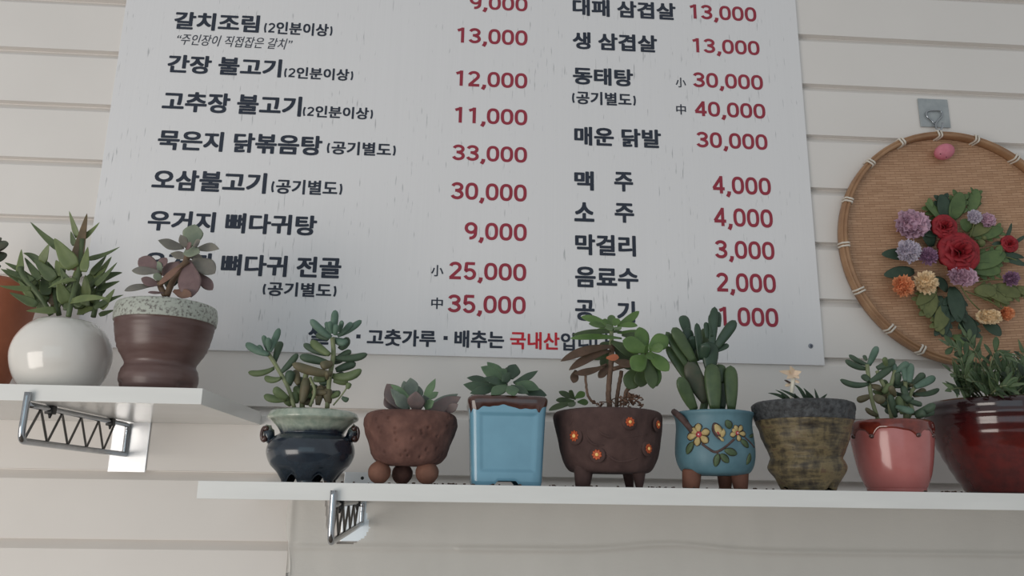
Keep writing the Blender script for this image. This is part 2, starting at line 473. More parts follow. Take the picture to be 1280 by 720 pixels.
def bracket(x, zt, zb, zbw, zlow, ztop_plate, xo0, xo1, label, zfront, under):
    """rod frame standing out from a wall plate; zt underside of the shelf"""
    root = thing('shelf_bracket', (x, -0.002, zlow), label, 'shelf bracket', 'chrome shelf brackets')
    mb = MB(); box(mb, (xo0, -0.0022, zlow), (xo1, -0.0006, ztop_plate), 'plate', 0.0007); mb.build('wall_plate', root, smooth=False)
    r = 0.0040
    yf = FY-r-0.0008
    mb = MB()
    low = smooth_path([(x, yf, zfront), (x, yf, (zfront+zb)/2), (x, yf, zb+0.014), (x, yf+0.0016, zb+0.005), (x, yf+0.006, zb+0.0006), (x, yf+0.014, zb), (x, yf+0.030, zb+(zbw-zb)*0.06), (x, yf+0.06, zb+(zbw-zb)*0.17), (x, -0.15, (zb+zbw)/2), (x, -0.010, zbw), (x, -0.0035, zbw)], 6)
    tube(mb, low, r, 'chrome', 12)
    mb.build('support_rod', root)
    mb = MB()
    zu = under-r-0.0006
    tube(mb, smooth_path([(x, yf+2*r*0.6, zu), (x, -0.15, zu), (x, -0.018, zu), (x, -0.008, zu-0.004), (x, -0.0065, zu-0.012), (x, -0.0065, (zu+zbw)/2), (x, -0.0065, zbw)], 6), r*0.88, 'chrome', 12)
    mb.build('top_rod', root)
    mb = MB()
    pts = []
    n = 9
    for i in range(n+1):
        t = i/n; y = yf+0.008+(-0.055-yf-0.008)*t
        zz = (zu-0.002) if i % 2 else (zb+(zbw-zb)*t+0.002)
        pts.append((x, y, zz))
    q = []
    for i in range(len(pts)-1):
        for s in range(5): q.append(Vector(pts[i]).lerp(Vector(pts[i+1]), s/5))
    q.append(Vector(pts[-1]))
    tube(mb, q, 0.0016, 'zig', 8)
    mb.build('zigzag_wire', root)
    for yy in (FY+0.055, -0.07):
        mb = MB()
        box(mb, (x-0.0048, yy-0.006, zu-0.006), (x+0.0048, yy+0.006, under-0.0002), 'black', 0.001)
        tube(mb, [(x, yy, zu-0.005), (x, yy, zu-0.011)], [0.003, 0.0012], 'black', 8)
        mb.build('clip', root)
    mb = MB()
    c = ((xo0+xo1)/2+0.002, -0.0024, ztop_plate-0.009)
    vs = [c]+[(c[0]+0.0026*math.cos(k*PI/8), -0.0024, c[2]+0.0026*math.sin(k*PI/8)) for k in range(16)]
    mb.add(vs, [(0, 1+k, 1+(k+1) % 16) for k in range(16)], 'black'); mb.build('screw_hole', root)
    return root
bl = P(16, 553, -0.31); br_ = P(163, 568, -0.008)
bracket(-0.508, LZ, bl.z+0.002, br_.z, P(150, 590, 0).z, LT+0.016, P(136, 580, 0).x, P(183, 580, 0).x, 'chrome zigzag bracket under the upper left shelf', P(25, 490, -0.31).z, LZ)
bl = P(413, 680, -0.31); br_ = P(452, 655, -0.008)
bracket(-0.1445, RZB, bl.z+0.002, br_.z, P(450, 677, 0).z, P(440, 590, 0).z, P(428, 640, 0).x, P(470, 640, 0).x, 'chrome zigzag bracket under the lower long shelf', P(416, 613, -0.31).z, RZB)

# ------------------------------------------------------------------ plastic film on the wall below the long shelf
def film():
    mb = MB()
    x0 = P(364, 640, -0.004).x; x1 = 1.3
    zt = RZB-0.001; zb = -0.55
    nx, nz = 300, 180
    idx = {}; vs = []; fs = []
    hole = [(P(u, v, -0.006).x, P(u, v, -0.006).z) for u, v in ((405, 600), (455, 600), (458, 640), (462, 660), (455, 672), (440, 681), (420, 679), (408, 660))]
    def inside(x, z):
        c = False; n = len(hole)
        for i in range(n):
            (xa, za), (xb, zb_) = hole[i], hole[i-1]
            if (za > z) != (zb_ > z) and x < (xb-xa)*(z-za)/(zb_-za)+xa: c = not c
        return c
    xs = [x0+(x1-x0)*(i/nx)**2.2 for i in range(nx+1)]
    for i, x in enumerate(xs):
        for j in range(nz+1):
            t = j/nz; z = zt+(zb-zt)*t**1.8
            xx = x+(0.006*math.sin(z*40) if i == 0 else 0)
            y = -0.0048-0.0014*noise.noise((x*7, z*16, 0))-0.0008*noise.noise((x*30, z*9, 3))
            zc = -0.083+0.010*math.exp(-((x-0.33)/0.09)**2)
            y -= 0.0035*math.exp(-((z-zc)/0.004)**2)*(1 if x > 0.0 else 0.4)
            y -= 0.0025*math.exp(-((x-x0)/0.006)**2)
            vs.append((xx, min(y, -0.0030), z))
    for i in range(nx):
        for j in range(nz):
            a = i*(nz+1)+j
            c = (Vector(vs[a])+Vector(vs[a+nz+2]))/2
            if inside(c.x, c.z): continue
            fs.append((a, a+1, a+nz+2, a+nz+1))
    mb.add(vs, fs, 'film')
    o = mb.build('plastic_sheet', origin=(0.4, -0.005, -0.3))
    tag(o, 'cloudy grey plastic sheet covering the wall below the lower shelf', 'plastic sheet')
film()

# ------------------------------------------------------------------ materials of the pots and plants
M['soil'] = mat('potting_soil', (62, 46, 38), (92, 72, 58), 260, 0.95, 1.0, 0.003, 300)
M['root'] = mat('dry_roots', (104, 76, 62), (128, 98, 80), 120, 0.9)
M['terracotta'] = mat('orange_terracotta', (168, 98, 68), (146, 82, 56), 18, 0.5, 0.1, 0.001)
M['whiteglaze'] = mat('white_glaze', (232, 228, 222), (226, 221, 214), 8, 0.14, coat=0.5)
M['brownclay'] = mat('chocolate_glaze', (106, 84, 80), (88, 64, 60), 14, 0.34, 0.15, 0.001, vec=(1, 1, 5))
M['speckle'] = mat('speckled_grey_glaze', (176, 180, 170), (98, 92, 88), 260, 0.5, 0.3, 0.0006, lo=0.5, hi=0.68)
M['roughclay'] = mat('rough_red_clay', (122, 86, 76), (92, 62, 55), 45, 0.85, 0.5, 0.002, 120)
M['footclay'] = mat('pale_red_clay', (148, 104, 86), (128, 88, 72), 50, 0.8, 0.3, 0.001, 120)
M['blueglaze'] = mat('sky_blue_glaze', (112, 160, 182), (102, 148, 170), 14, 0.16, coat=0.4)
M['brownglaze'] = mat('brown_glossy_glaze', (84, 52, 44), (60, 36, 31), 40, 0.12, coat=0.6)
M['barkclay'] = mat('umber_clay', (84, 62, 58), (70, 50, 47), 60, 0.85, 0.4, 0.0012, 160)
M['orange'] = mat('orange_slip', (200, 92, 40), (170, 66, 28), 300, 0.45)
M['yellowdot'] = mat('pale_yellow_slip', (255, 214, 140), (250, 196, 112), 300, 0.4)
M['teal'] = mat('teal_matt_glaze', (98, 134, 146), (82, 116, 128), 30, 0.5, 0.15, 0.0008, 160)
M['legclay'] = mat('brown_leg_clay', (132, 88, 70), (112, 72, 58), 40, 0.75, 0.2, 0.001)
M['petal'] = mat('cream_petal_slip', (196, 176, 124), (178, 156, 104), 200, 0.6)
M['pinkdot'] = mat('pink_slip', (180, 66, 78), (160, 50, 62), 200, 0.5)
M['whitedot'] = mat('white_slip', (240, 226, 222), None, 200, 0.4)
M['twig'] = mat('brown_twig_slip', (92, 70, 66), (70, 52, 48), 120, 0.7)
M['leafslip'] = mat('green_leaf_slip', (84, 102, 70), (66, 84, 56), 150, 0.6)
M['stonerim'] = mat('charcoal_rough_rim', (84, 86, 88), (48, 48, 50), 140, 0.6, 1.0, 0.003, 220)
M['pinkglaze'] = mat('salmon_pink_glaze', (190, 114, 110), (178, 102, 98), 20, 0.22, coat=0.4)
M['toffee'] = mat('toffee_drip_glaze', (132, 52, 38), (92, 34, 28), 60, 0.12, coat=0.6)

def banded(name, low, high, z, fade, nscale, namp, rough, low2=None, high2=None, coat=0.4, speck=None):
    """two glazes that meet at a wavering height z above the base"""
    m, nt, b = nodes_of(name)
    co = objco(nt); n = noise_tex(nt, co, nscale, 4); fine = noise_tex(nt, co, 90, 4)
    sx = N(nt, 'ShaderNodeSeparateXYZ'); nt.links.new(co, sx.inputs[0])
    ma = N(nt, 'ShaderNodeMath', operation='MULTIPLY_ADD'); nt.links.new(n, ma.inputs[0]); ma.inputs[1].default_value = namp
    nt.links.new(sx.outputs[2], ma.inputs[2])
    mr = N(nt, 'ShaderNodeMapRange'); nt.links.new(ma.outputs[0], mr.inputs[0])
    mr.inputs[1].default_value = z+namp/2-fade; mr.inputs[2].default_value = z+namp/2+fade
    a = ramp(nt, fine, [(0.35, S(low)), (0.65, S(low2 or low))])
    c = ramp(nt, fine, [(0.35, S(high)), (0.68, S(high2 or high))])
    mx = N(nt, 'ShaderNodeMix', data_type='RGBA')
    nt.links.new(mr.outputs[0], mx.inputs[0]); nt.links.new(a, mx.inputs[6]); nt.links.new(c, mx.inputs[7])
    nt.links.new(mx.outputs[2], b.inputs['Base Color'])
    b.inputs['Roughness'].default_value = rough; b.inputs['Coat Weight'].default_value = coat; b.inputs['Coat Roughness'].default_value = 0.05
    bump(nt, b, fine, 0.12, 0.0008)
    return m

def barkglaze():
    m, nt, b = nodes_of('olive_bark_glaze')
    co = objco(nt, (24, 24, 150)); n = noise_tex(nt, co, 1.0, 5, 0.65)
    n2 = noise_tex(nt, objco(nt, (70, 70, 30)), 1.0, 4, 0.6)
    ad = N(nt, 'ShaderNodeMath', operation='ADD'); nt.links.new(n, ad.inputs[0]); nt.links.new(n2, ad.inputs[1])
    nt.links.new(ramp(nt, ad.outputs[0], [(0.80/1.0 if False else 0.36, S((40, 33, 28))), (0.46, S((84, 74, 56))), (0.54, S((122, 108, 78))), (0.64, S((98, 78, 62)))]), b.inputs['Base Color'])
    for l in list(nt.links):
        pass
    b.inputs['Roughness'].default_value = 0.5
    hv = N(nt, 'ShaderNodeMath', operation='MULTIPLY'); nt.links.new(ad.outputs[0], hv.inputs[0]); hv.inputs[1].default_value = 0.5
    r = [x for x in nt.nodes if x.type == 'VALTORGB'][0]
    nt.links.new(hv.outputs[0], r.inputs[0])
    bump(nt, b, ad.outputs[0], 0.6, 0.002)
    return m
M['bark'] = barkglaze()

def plant(name, c1, c2, rough=0.45, sc=60):
    M[name] = mat('leaf_'+name, c1, c2, sc, rough, sss=0.12, spec=0.4)
plant('aloe', (118, 130, 84), (102, 116, 74)); plant('aloed', (92, 106, 70), (78, 92, 62)); plant('aloer', (118, 98, 74), (96, 84, 62))
plant('ghost', (136, 132, 122), (120, 116, 110), 0.55); plant('ghostp', (134, 110, 108), (118, 96, 96), 0.55); plant('ghostg', (142, 150, 130), (126, 136, 118), 0.55); plant('ghostb', (138, 106, 90), (120, 90, 78), 0.55)
plant('sedum', (102, 126, 112), (86, 112, 96), 0.55); plant('sedumg', (108, 122, 84), (92, 108, 74), 0.55); plant('sedumr', (112, 102, 78), (96, 94, 72), 0.55); plant('sedumd', (78, 96, 76), (66, 84, 68), 0.55)
plant('eche', (122, 134, 122), (106, 116, 108), 0.5); plant('echep', (118, 100, 98), (100, 92, 92), 0.5); plant('echeg', (112, 138, 104), (98, 122, 92), 0.5)
plant('agav', (94, 118, 88), (78, 102, 78), 0.42); plant('agavd', (72, 92, 72), (62, 80, 66), 0.42)
plant('aeon', (96, 124, 68), (82, 110, 60), 0.4); plant('aeond', (74, 92, 58), (64, 78, 52), 0.45); plant('aeonb', (98, 76, 62), (80, 64, 52), 0.6); plant('aeono', (176, 104, 72), (150, 88, 62), 0.6)
plant('jade', (60, 80, 64), (50, 70, 56), 0.35); plant('jadel', (84, 102, 68), (70, 88, 60), 0.38); plant('jader', (86, 84, 70), (66, 78, 62), 0.4)
plant('dark', (52, 70, 50), (40, 56, 42), 0.5); plant('fern', (78, 98, 66), (64, 84, 58), 0.55); plant('fernl', (98, 114, 82), (84, 102, 72), 0.55)
M['stemg'] = mat('green_stem', (138, 146, 108), (122, 130, 96), 80, 0.6); M['stemb'] = mat('brown_stem', (120, 96, 80), (96, 76, 64), 150, 0.85, 0.5, 0.001)
M['stemr'] = mat('reddish_stem', (122, 98, 76), (104, 84, 66), 80, 0.6)

# ------------------------------------------------------------------ pots
def mpp(u, v, y): return (P(u, v, y)-EYE).dot(FWD)/FPX

class Pot:
    def __init__(s, label, uc, yc, zs, prof, group=None):
        s.uc, s.yc, s.zs = uc, yc, zs
        vb = prof[0][1]
        b = P(uc, vb, yc)
        s.root = thing('potted_succulent', (b.x, yc, zs), label, 'potted plant', group)
        s.c = Vector((b.x, yc, zs))
        s.prof = []
        for hw, v in prof:
            r = hw*mpp(uc, v, yc)/math.hypot(1, (uc-640)/FPX)
            z = P(uc, v, yc-r).z-zs
            s.prof.append((r, z))
        dz = s.prof[0][1]
        s.full = densify(s.prof, 5)
        s.n = 0
    def shift_down(s, drop=None):
        """let the lowest ring stand on the shelf"""
        r0, z0 = s.full[0]
        s.full = [(r0*0.985, 0.0)]+[p for p in s.full if p[1] > 0.0004]
    def r_at(s, z):
        f = s.full
        for a, b in zip(f, f[1:]):
            if (a[1] <= z <= b[1]) or (b[1] <= z <= a[1]):
                t = 0 if b[1] == a[1] else (z-a[1])/(b[1]-a[1])
                return a[0]+(b[0]-a[0])*t
        return f[-1][0] if z > f[-1][1] else f[0][0]
    def on(s, u, v, lift=0.0):
        y = s.yc-s.r_at(0.04)
        for _ in range(6):
            p = P(u, v, y); r = s.r_at(p.z-s.zs)+lift; dx = p.x-s.c.x
            y = s.yc-math.sqrt(max(r*r-dx*dx, 1e-6))
        p = P(u, v, y)
        nrm = Vector((p.x-s.c.x, p.y-s.c.y, 0)).normalized()
        return p, nrm
    def inner(s, wall=0.005, depth=0.010):
        r, z = s.full[-1]
        return [(r-wall*0.5, z+0.0003), (r-wall, z-0.0008), (r-wall*1.1, z-depth-0.004)]
    def body(s, m, seg=72, fr=None, fz=None, name='pot', wall=0.005, depth=0.008, split=None, soil=True):
        mb = MB(); f = s.full+s.inner(wall, depth)
        if split:      # (z, lower material, upper material)
            k = min(range(len(s.full)), key=lambda i: abs(s.full[i][1]-split[0]))
            lathe(mb, f[:k+1], s.c, split[1], seg, fr, fz); lathe(mb, f[k:], s.c, split[2], seg, fr, fz)
        else:
            lathe(mb, f, s.c, m, seg, fr, fz)
        bot = f[0]
        disc(mb, s.c, bot[0], bot[1], m if not split else split[1], seg, fr)
        s.pot = mb.build(name, s.root)
        if soil:
            sb = MB(); rr = f[-1][0]*0.99; z = s.full[-1][1]-depth
            vs = [(s.c.x, s.c.y, s.zs+z+0.003)]; fs = []
            R = 5; K = 40
            for i in range(1, R+1):
                for k in range(K):
                    a = 2*PI*k/K; q = rr*i/R
                    if fr: q = fr(rr, a, z)*i/R
                    hgt = 0.003*(1-i/R)+0.0018*noise.noise((q*math.cos(a)*120, q*math.sin(a)*120, s.uc))
                    vs.append((s.c.x+q*math.cos(a), s.c.y+q*math.sin(a), s.zs+z+hgt))
            fs += [(0, 1+k, 1+(k+1) % K) for k in range(K)]
            for i in range(R-1):
                for k in range(K): fs.append((1+i*K+k, 1+i*K+(k+1) % K, 1+(i+1)*K+(k+1) % K, 1+(i+1)*K+k))
            sb.add(vs, fs, 'soil'); sb.build('soil', s.root)
        return s.pot
    def deco(s, mb, name, label=None):
        o = mb.build(name, s.root); o.parent = s.pot
        if label: o['label'] = label
        return o
    def part(s, mb, name, label=None):
        o = mb.build(name, s.root)
        if label: o['label'] = label
        return o

def wob(amp, freq, seed):
    def f(r, th, z): return r+amp*noise.noise((math.cos(th)*freq, math.sin(th)*freq, z*freq*16+seed))
    return f

LTOP = LT; RTOP = RZT

# --- terracotta pot cut by the left edge of the photo
p = Pot('orange terracotta pot at the far left end of the upper shelf', -24, -0.105, LTOP, [(34, 480), (40, 460), (47, 420), (53, 375), (57, 352), (58, 346), (56, 343), (53, 342)])
p.shift_down(); p.body('terracotta', fr=wob(0.0006, 2, 1))
C = Crop(0, 260, 5.144, -0.105)
mb = MB(); tube(mb, smooth_path([C.p(-120, 430), C.p(-90, 360), C.p(-60, 300)], 5), 0.004, 'stemg'); tube(mb, smooth_path([C.p(-190, 430), C.p(-200, 340), C.p(-230, 280)], 5), 0.004, 'stemg'); p.part(mb, 'stem')
mb = MB()
C.leaves(mb, [((-60, 260), (52, 235), 95), ((-60, 330), (45, 300), 80), ((-50, 240), (10, 195), 60), ((-80, 300), (-70, 180), 90), ((-80, 330), (-170, 250), 90), ((-60, 400), (5, 375), 50), ((-220, 300), (-300, 230), 90), ((-210, 290), (-190, 170), 90), ((-200, 330), (-110, 300), 80), ((-90, 310), (-40, 270), 90, -0.02, -0.05)], ['jade', 'jade', 'jader'], 'oval', 0.35)
p.part(mb, 'foliage')

# --- white round pot
p = Pot('round glossy white pot of spiky green aloe on the upper shelf', 71, -0.225, LTOP, [(38, 486), (50, 479), (61, 460), (66, 438), (63, 420), (54, 406), (43, 398), (38, 396), (35.5, 396)])
p.shift_down(); p.body('whiteglaze')
C = Crop(0, 260, 5.144, -0.225)
A_ = ['aloe', 'aloe', 'aloed']
rows = [((480, 400), (560, 35), 85, -0.01, -0.01, 0, 'aloer'), ((520, 200), (640, 92), 48, None, None, 14), ((500, 190), (445, 20), 44), ((480, 240), (455, 150), 44), ((475, 385), (350, 195), 120, -0.02, -0.03), ((410, 280), (195, 90), 55, None, None, 10, 'aloed'),
        ((560, 330), (770, 250), 46, None, None, 14, 'aloed'), ((540, 410), (565, 250), 66, -0.02, -0.02), ((590, 430), (685, 305), 66), ((640, 430), (718, 312), 50), ((630, 525), (770, 470), 60, None, None, 0, 'aloed'), ((650, 650), (738, 520), 58), ((460, 600), (700, 585), 64, -0.035, -0.06, -14),
        ((270, 350), (315, 232), 66, None, None, 0), ((260, 360), (150, 290), 54, None, None, -16, 'aloed'), ((130, 440), (138, 265), 64), ((130, 400), (30, 350), 38, None, None, 0, 'aloed'), ((140, 440), (12, 395), 42, None, None, 0, 'aloed'), ((200, 520), (-8, 500), 46, -0.03, -0.05, 6), ((255, 460), (158, 318), 54, None, None, 0, 'aloed'),
        ((350, 460), (220, 330), 90), ((400, 430), (360, 335), 74), ((490, 462), (310, 515), 44, -0.03, -0.045, -16), ((300, 600), (140, 530), 100), ((360, 660), (170, 662), 64, -0.03, -0.05), ((430, 610), (370, 470), 96, -0.02, -0.03), ((560, 570), (550, 430), 86), ((600, 610), (680, 440), 76), ((280, 630), (135, 430), 56, None, None, 0, 'aloer'),
        ((500, 670), (620, 640), 74), ((640, 690), (735, 655), 46), ((360, 620), (285, 515), 64, None, None, 0, 'aloer'), ((420, 480), (340, 440), 70), ((520, 640), (480, 450), 110, 0.0, 0.01, 0, 'aloed'), ((360, 640), (420, 430), 110, 0.01, 0.015, 0, 'aloed'), ((560, 660), (600, 500), 100, 0.01, 0.02, 0, 'aloed'), ((300, 560), (280, 420), 80, 0.0, 0.01, 0, 'aloed')]
branches = [rows[:6]+rows[7:8], rows[6:7]+rows[8:13], rows[13:21], rows[21:]]
mb = MB()
for a in ([(440, 700, -0.03), (460, 600, -0.03), (500, 440, -0.022), (520, 320, -0.01), (530, 200, -0.01)], [(330, 690, 0), (250, 560, -0.01), (150, 440, -0.01), (130, 380, -0.01)], [(600, 700, 0), (640, 520, 0.01), (660, 400, 0.01)], [(380, 690, 0.01), (330, 460, 0.01), (280, 330, 0.01)]):
    tube(mb, smooth_path([C.p(*q) for q in a], 5), [0.0034]*((len(a)-1)*5+1), 'aloed')
p.part(mb, 'stem')
for br in branches:
    mb = MB(); C.leaves(mb, [(r[0], r[1], r[2]*1.12)+tuple(r[3:]) for r in br], A_, 'lance', 0.30, cup=0.4)
    for _ in range(11):
        a = random.uniform(190, 640); b = random.uniform(430, 690); g = (a-410)/260+random.uniform(-0.5, 0.5); L = random.uniform(90, 170)
        C.leaves(mb, [((a, b), (a+L*g, b-L*random.uniform(0.35, 1.0)), random.uniform(50, 78), random.uniform(-0.015, 0.03), None, random.choice([0, 8, -8]))], ['aloed', 'aloe', 'aloed'], 'lance', 0.3, cup=0.4)
    p.part(mb, 'foliage')

# --- chocolate pot with a speckled rim
p = Pot('dark brown pot with speckled grey rim holding a purple-grey succulent', 197, -0.23, LTOP, [(46, 487), (49, 480), (51, 468), (49, 458), (45.5, 451), (49, 443), (57, 428), (62, 408), (64, 394), (65.5, 392), (66, 382), (64, 372), (61, 370)])
p.shift_down()
def cw(r, th, z):
    g = 0.0012*math.sin(z*900)*(1 if 0.05 < z < 0.09 else 0.3)
    toe = 0
    if z < 0.012:
        toe = -0.006*max(0, math.cos(3*th+PI/2))**6
    return r+g*0.35+toe
zb = [z for r, z in p.prof][8]
p.body('brownclay', fr=cw, split=(zb+0.0005, 'brownclay', 'speckle'))
C = Crop(130, 270, 6, -0.23)
mb = MB(); tube(mb, smooth_path([C.p(470, 600), C.p(520, 480), C.p(610, 350), C.p(640, 230)], 6), 0.0042, 'stemr'); tube(mb, smooth_path([C.p(460, 600), C.p(420, 520), C.p(410, 420)], 6), 0.0038, 'stemr'); tube(mb, [C.p(410, 520, -0.02), C.p(520, 420, -0.02), C.p(630, 335, -0.02)], 0.0035, 'stemr'); p.part(mb, 'stem')
mb = MB()
C.leaves(mb, [((650, 225), (682, 62), 150, 0.0, 0.005, 0, 'ghostg'), ((600, 235), (405, 182), 105, 0, -0.02, 12, 'ghost'), ((690, 252), (865, 248), 82, 0, -0.01, -14, 'ghost'), ((620, 235), (573, 140), 66, -0.01, -0.02, 0, 'ghost'), ((670, 235), (722, 178), 66, -0.01, -0.02, 0, 'ghost'), ((620, 250), (655, 200), 60, -0.02, -0.03, 0, 'ghostp'),
              ((600, 270), (720, 275), 110, -0.01, -0.02, 0, 'ghostg'), ((640, 315), (498, 280), 66, 0.0, 0.0, 0, 'ghost'), ((640, 300), (745, 325), 70, 0.005, 0.01, 0, 'ghost')], 'ghost', 'acute', 0.22, cup=0.3)
p.part(mb, 'rosette', 'top rosette of greenish grey leaves')
mb = MB()
C.leaves(mb, [((628, 335), (655, 610), 165, -0.015, -0.03, 0, 'ghostp'), ((660, 330), (832, 430), 140, -0.005, -0.01, -10, 'ghost'), ((700, 430), (815, 555), 85, -0.005, -0.01, 0, 'ghostp'), ((610, 340), (415, 515), 64, -0.02, -0.03, 0, 'ghostb'), ((570, 350), (430, 440), 120, 0.005, 0.01, 0, 'ghostp'), ((570, 410), (470, 540), 120, 0.015, 0.01, 0, 'jader'), ((520, 560), (655, 600), 80, -0.02, -0.04, 0, 'ghostb'), ((450, 575), (330, 575), 44, -0.02, -0.04, 0, 'ghostp')], 'ghost', 'spat', 0.2, cup=0.2)
p.part(mb, 'old_leaves')
mb = MB()
C.leaves(mb, [((420, 415), (262, 318), 120, 0, 0.0, 0, 'ghostp'), ((420, 420), (208, 410), 80, -0.01, -0.02, 0, 'ghost'), ((400, 400), (472, 315), 78, 0, 0, 0, 'ghostp'), ((405, 470), (405, 340), 80, 0.0, 0, 0, 'ghostg'), ((420, 515), (278, 468), 72, -0.01, -0.02, 8, 'ghostp'), ((370, 525), (153, 562), 72, -0.01, -0.03, -10, 'ghost'), ((440, 480), (370, 440), 60, -0.015, -0.02, 0, 'ghostg')], 'ghost', 'spat', 0.24, cup=0.3)
p.part(mb, 'rosette')

# --- dark blue censer shaped pot
M['censer'] = banded('navy_and_celadon_glaze', (38, 50, 62), (176, 184, 168), 0.066, 0.004, 60, 0.012, 0.22, (30, 40, 52), (136, 152, 138), 0.6)
p = Pot('dark navy censer-shaped pot with pale green crackled rim and side handles', 386, -0.24, RTOP, [(34, 600), (37, 596), (42, 589), (50, 580), (55, 568), (55.5, 559), (52.5, 550), (47, 544), (41, 540.5), (40.5, 538.5), (44, 532), (50, 525), (56, 520.5), (57.5, 518), (56.5, 514.5), (54, 511), (50, 509.5)])
p.shift_down()
def scallop(r, th, z):
    g = max(0.0, -math.cos(6*(th-1.5*PI)))**0.8
    return z+0.0095*g*max(0.0, 1-z/0.020) if z < 0.020 else z
def splay(r, th, z): return r+(0.0025*max(0.0, math.cos(6*(th-1.5*PI)))*(1-z/0.016) if z < 0.016 else 0)
p.full = densify(p.full, 2)
p.body('censer', seg=144, fr=splay, fz=scallop)
for sx, uu in ((-1, 336.5), (1, 440)):
    mb = MB(); q = P(uu, 543, p.yc)
    ball(mb, q, 0.009, 'censer', 14, 10, (0.75, 0.9, 1.35), Matrix.Rotation(0.25*sx, 3, 'Y'), lambda d: 1+0.25*noise.noise(d*2.2))
    ball(mb, q+Vector((sx*0.003, -0.005, 0.007)), 0.004, 'brownglaze', 10, 8); ball(mb, q+Vector((sx*0.004, -0.006, -0.006)), 0.0042, 'brownglaze', 10, 8)
    ring = [q+Vector((sx*(0.005+0.0035*math.cos(t)), -0.0045, 0.0085*math.sin(t))) for t in [2*PI*i/20 for i in range(21)]]
    tube(mb, ring, 0.0022, 'brownglaze', 8, False); p.deco(mb, 'handle', 'dark brown moulded handle')
C = Crop(300, 380, 5.141, -0.24)
mb = MB()
for a, r in (([(560, 670), (575, 480), (600, 330), (595, 215)], 0.0030), ([(350, 670), (310, 540), (240, 410), (180, 315)], 0.0026), ([(400, 670, 0.01), (400, 560, 0.01), (425, 450, 0.01)], 0.0034), ([(450, 660, -0.01), (480, 560, -0.01), (450, 470, -0.01)], 0.002), ([(600, 650, -0.01), (650, 590, -0.015), (700, 520, -0.02)], 0.001)):
    tube(mb, smooth_path([C.p(*q) for q in a], 6), r, 'stemg')
p.part(mb, 'stem')
mb = MB()
C.leaves(mb, [((600, 190), (613, 38), 48, None, None, 0, 'sedum'), ((585, 215), (452, 100), 50, None, None, 8, 'sedum'), ((625, 205), (782, 105), 46, None, None, 8, 'sedum'), ((580, 190), (553, 115), 34, None, None, 0, 'sedum'), ((640, 180), (657, 106), 34, None, None, 0, 'sedum'), ((640, 290), (698, 215), 56, None, None, 12, 'sedumd'), ((600, 225), (690, 250), 56, None, None, 6, 'sedum'), ((590, 190), (575, 110), 36, -0.015, -0.02, 0, 'sedum'),
              ((650, 195), (722, 118), 42, None, None, 0, 'sedum'), ((570, 225), (488, 195), 42, None, None, 0, 'sedumd'), ((610, 200), (620, 130), 40, -0.02, -0.025, 0, 'sedum')], 'sedum', 'finger', 0.75)
p.part(mb, 'leaf_cluster', 'blue-green top cluster of finger leaves')
mb = MB()
for i in range(16):
    t = random.random(); a = 560+50*t if i % 2 else 410; b = 640-380*t if i % 2 else 640-160*t; sg = random.choice((-1, 1)); L = random.uniform(50, 95)
    C.leaves(mb, [((a, b), (a+sg*L, b-random.uniform(-10, 45)), random.uniform(42, 54), random.uniform(0.0, 0.012), random.uniform(0.005, 0.03), random.uniform(4, 14))], ['sedumd', 'sedumr', 'sedumg'], 'finger', 0.75)
C.leaves(mb, [((575, 325), (455, 235), 54, None, None, 6), ((560, 325), (408, 256), 48, None, None, 8), ((605, 345), (820, 322), 52, None, None, 16), ((620, 350), (715, 300), 42, 0.01, 0.015, 0, 'sedumd'), ((570, 380), (383, 335), 58), ((615, 425), (745, 380), 58, 0.008, 0.01, 0, 'sedumd'), ((590, 450), (335, 385), 62, -0.015, -0.03, 12, 'sedumr'), ((600, 460), (783, 425), 62, -0.01, -0.02, 24, 'sedumg'), ((600, 490), (695, 500), 54), ((550, 485), (470, 480), 46), ((560, 480), (560, 440), 40, -0.02, -0.035, 0, 'sedumr'),
              ((560, 570), (460, 565), 46, None, None, 0, 'sedumr'), ((590, 380), (520, 400), 60, -0.01, -0.02, 0, 'sedumr'), ((690, 545), (703, 505), 36, -0.02, -0.02), ((655, 600), (698, 618), 34, -0.02, -0.02, 4, 'sedumd'), ((590, 600), (640, 570), 40), ((570, 640), (560, 540), 60, 0, 0.0, 0, 'sedumr'), ((500, 650), (520, 520), 50, 0, 0, 0, 'sedumr')], ['sedumg', 'sedumg', 'sedumd'], 'finger', 0.75)
p.part(mb, 'leaf_cluster')
mb = MB()
C.leaves(mb, [((185, 325), (37, 252), 52, None, None, 10, 'sedum'), ((190, 305), (253, 154), 44, None, None, 8, 'sedum'), ((180, 305), (150, 200), 36, None, None, 0, 'sedum'), ((188, 300), (180, 215), 38, -0.01, -0.02, 0, 'sedum'), ((150, 315), (118, 266), 32, None, None, 0, 'sedum'), ((222, 372), (264, 240), 48, None, None, -14, 'sedumd'), ((220, 412), (52, 440), 44, None, None, 18), ((262, 478), (157, 470), 46, None, None, 14), ((265, 438), (372, 318), 46, None, None, 8),
              ((305, 605), (215, 540), 56, None, None, 6), ((300, 612), (152, 590), 52, None, None, 10), ((310, 525), (328, 425), 62, None, None, 0, 'sedumd'), ((375, 515), (350, 425), 52, None, None, 0, 'sedumr'), ((400, 640), (430, 470), 62, 0.0, 0.0, 0, 'sedumr'), ((330, 650), (290, 600), 54), ((360, 640), (350, 560), 56), ((400, 560), (385, 470), 50, 0.01, 0.02, 0, 'sedumd')], ['sedumg', 'sedumg', 'sedumd'], 'finger', 0.75)
p.part(mb, 'leaf_cluster')

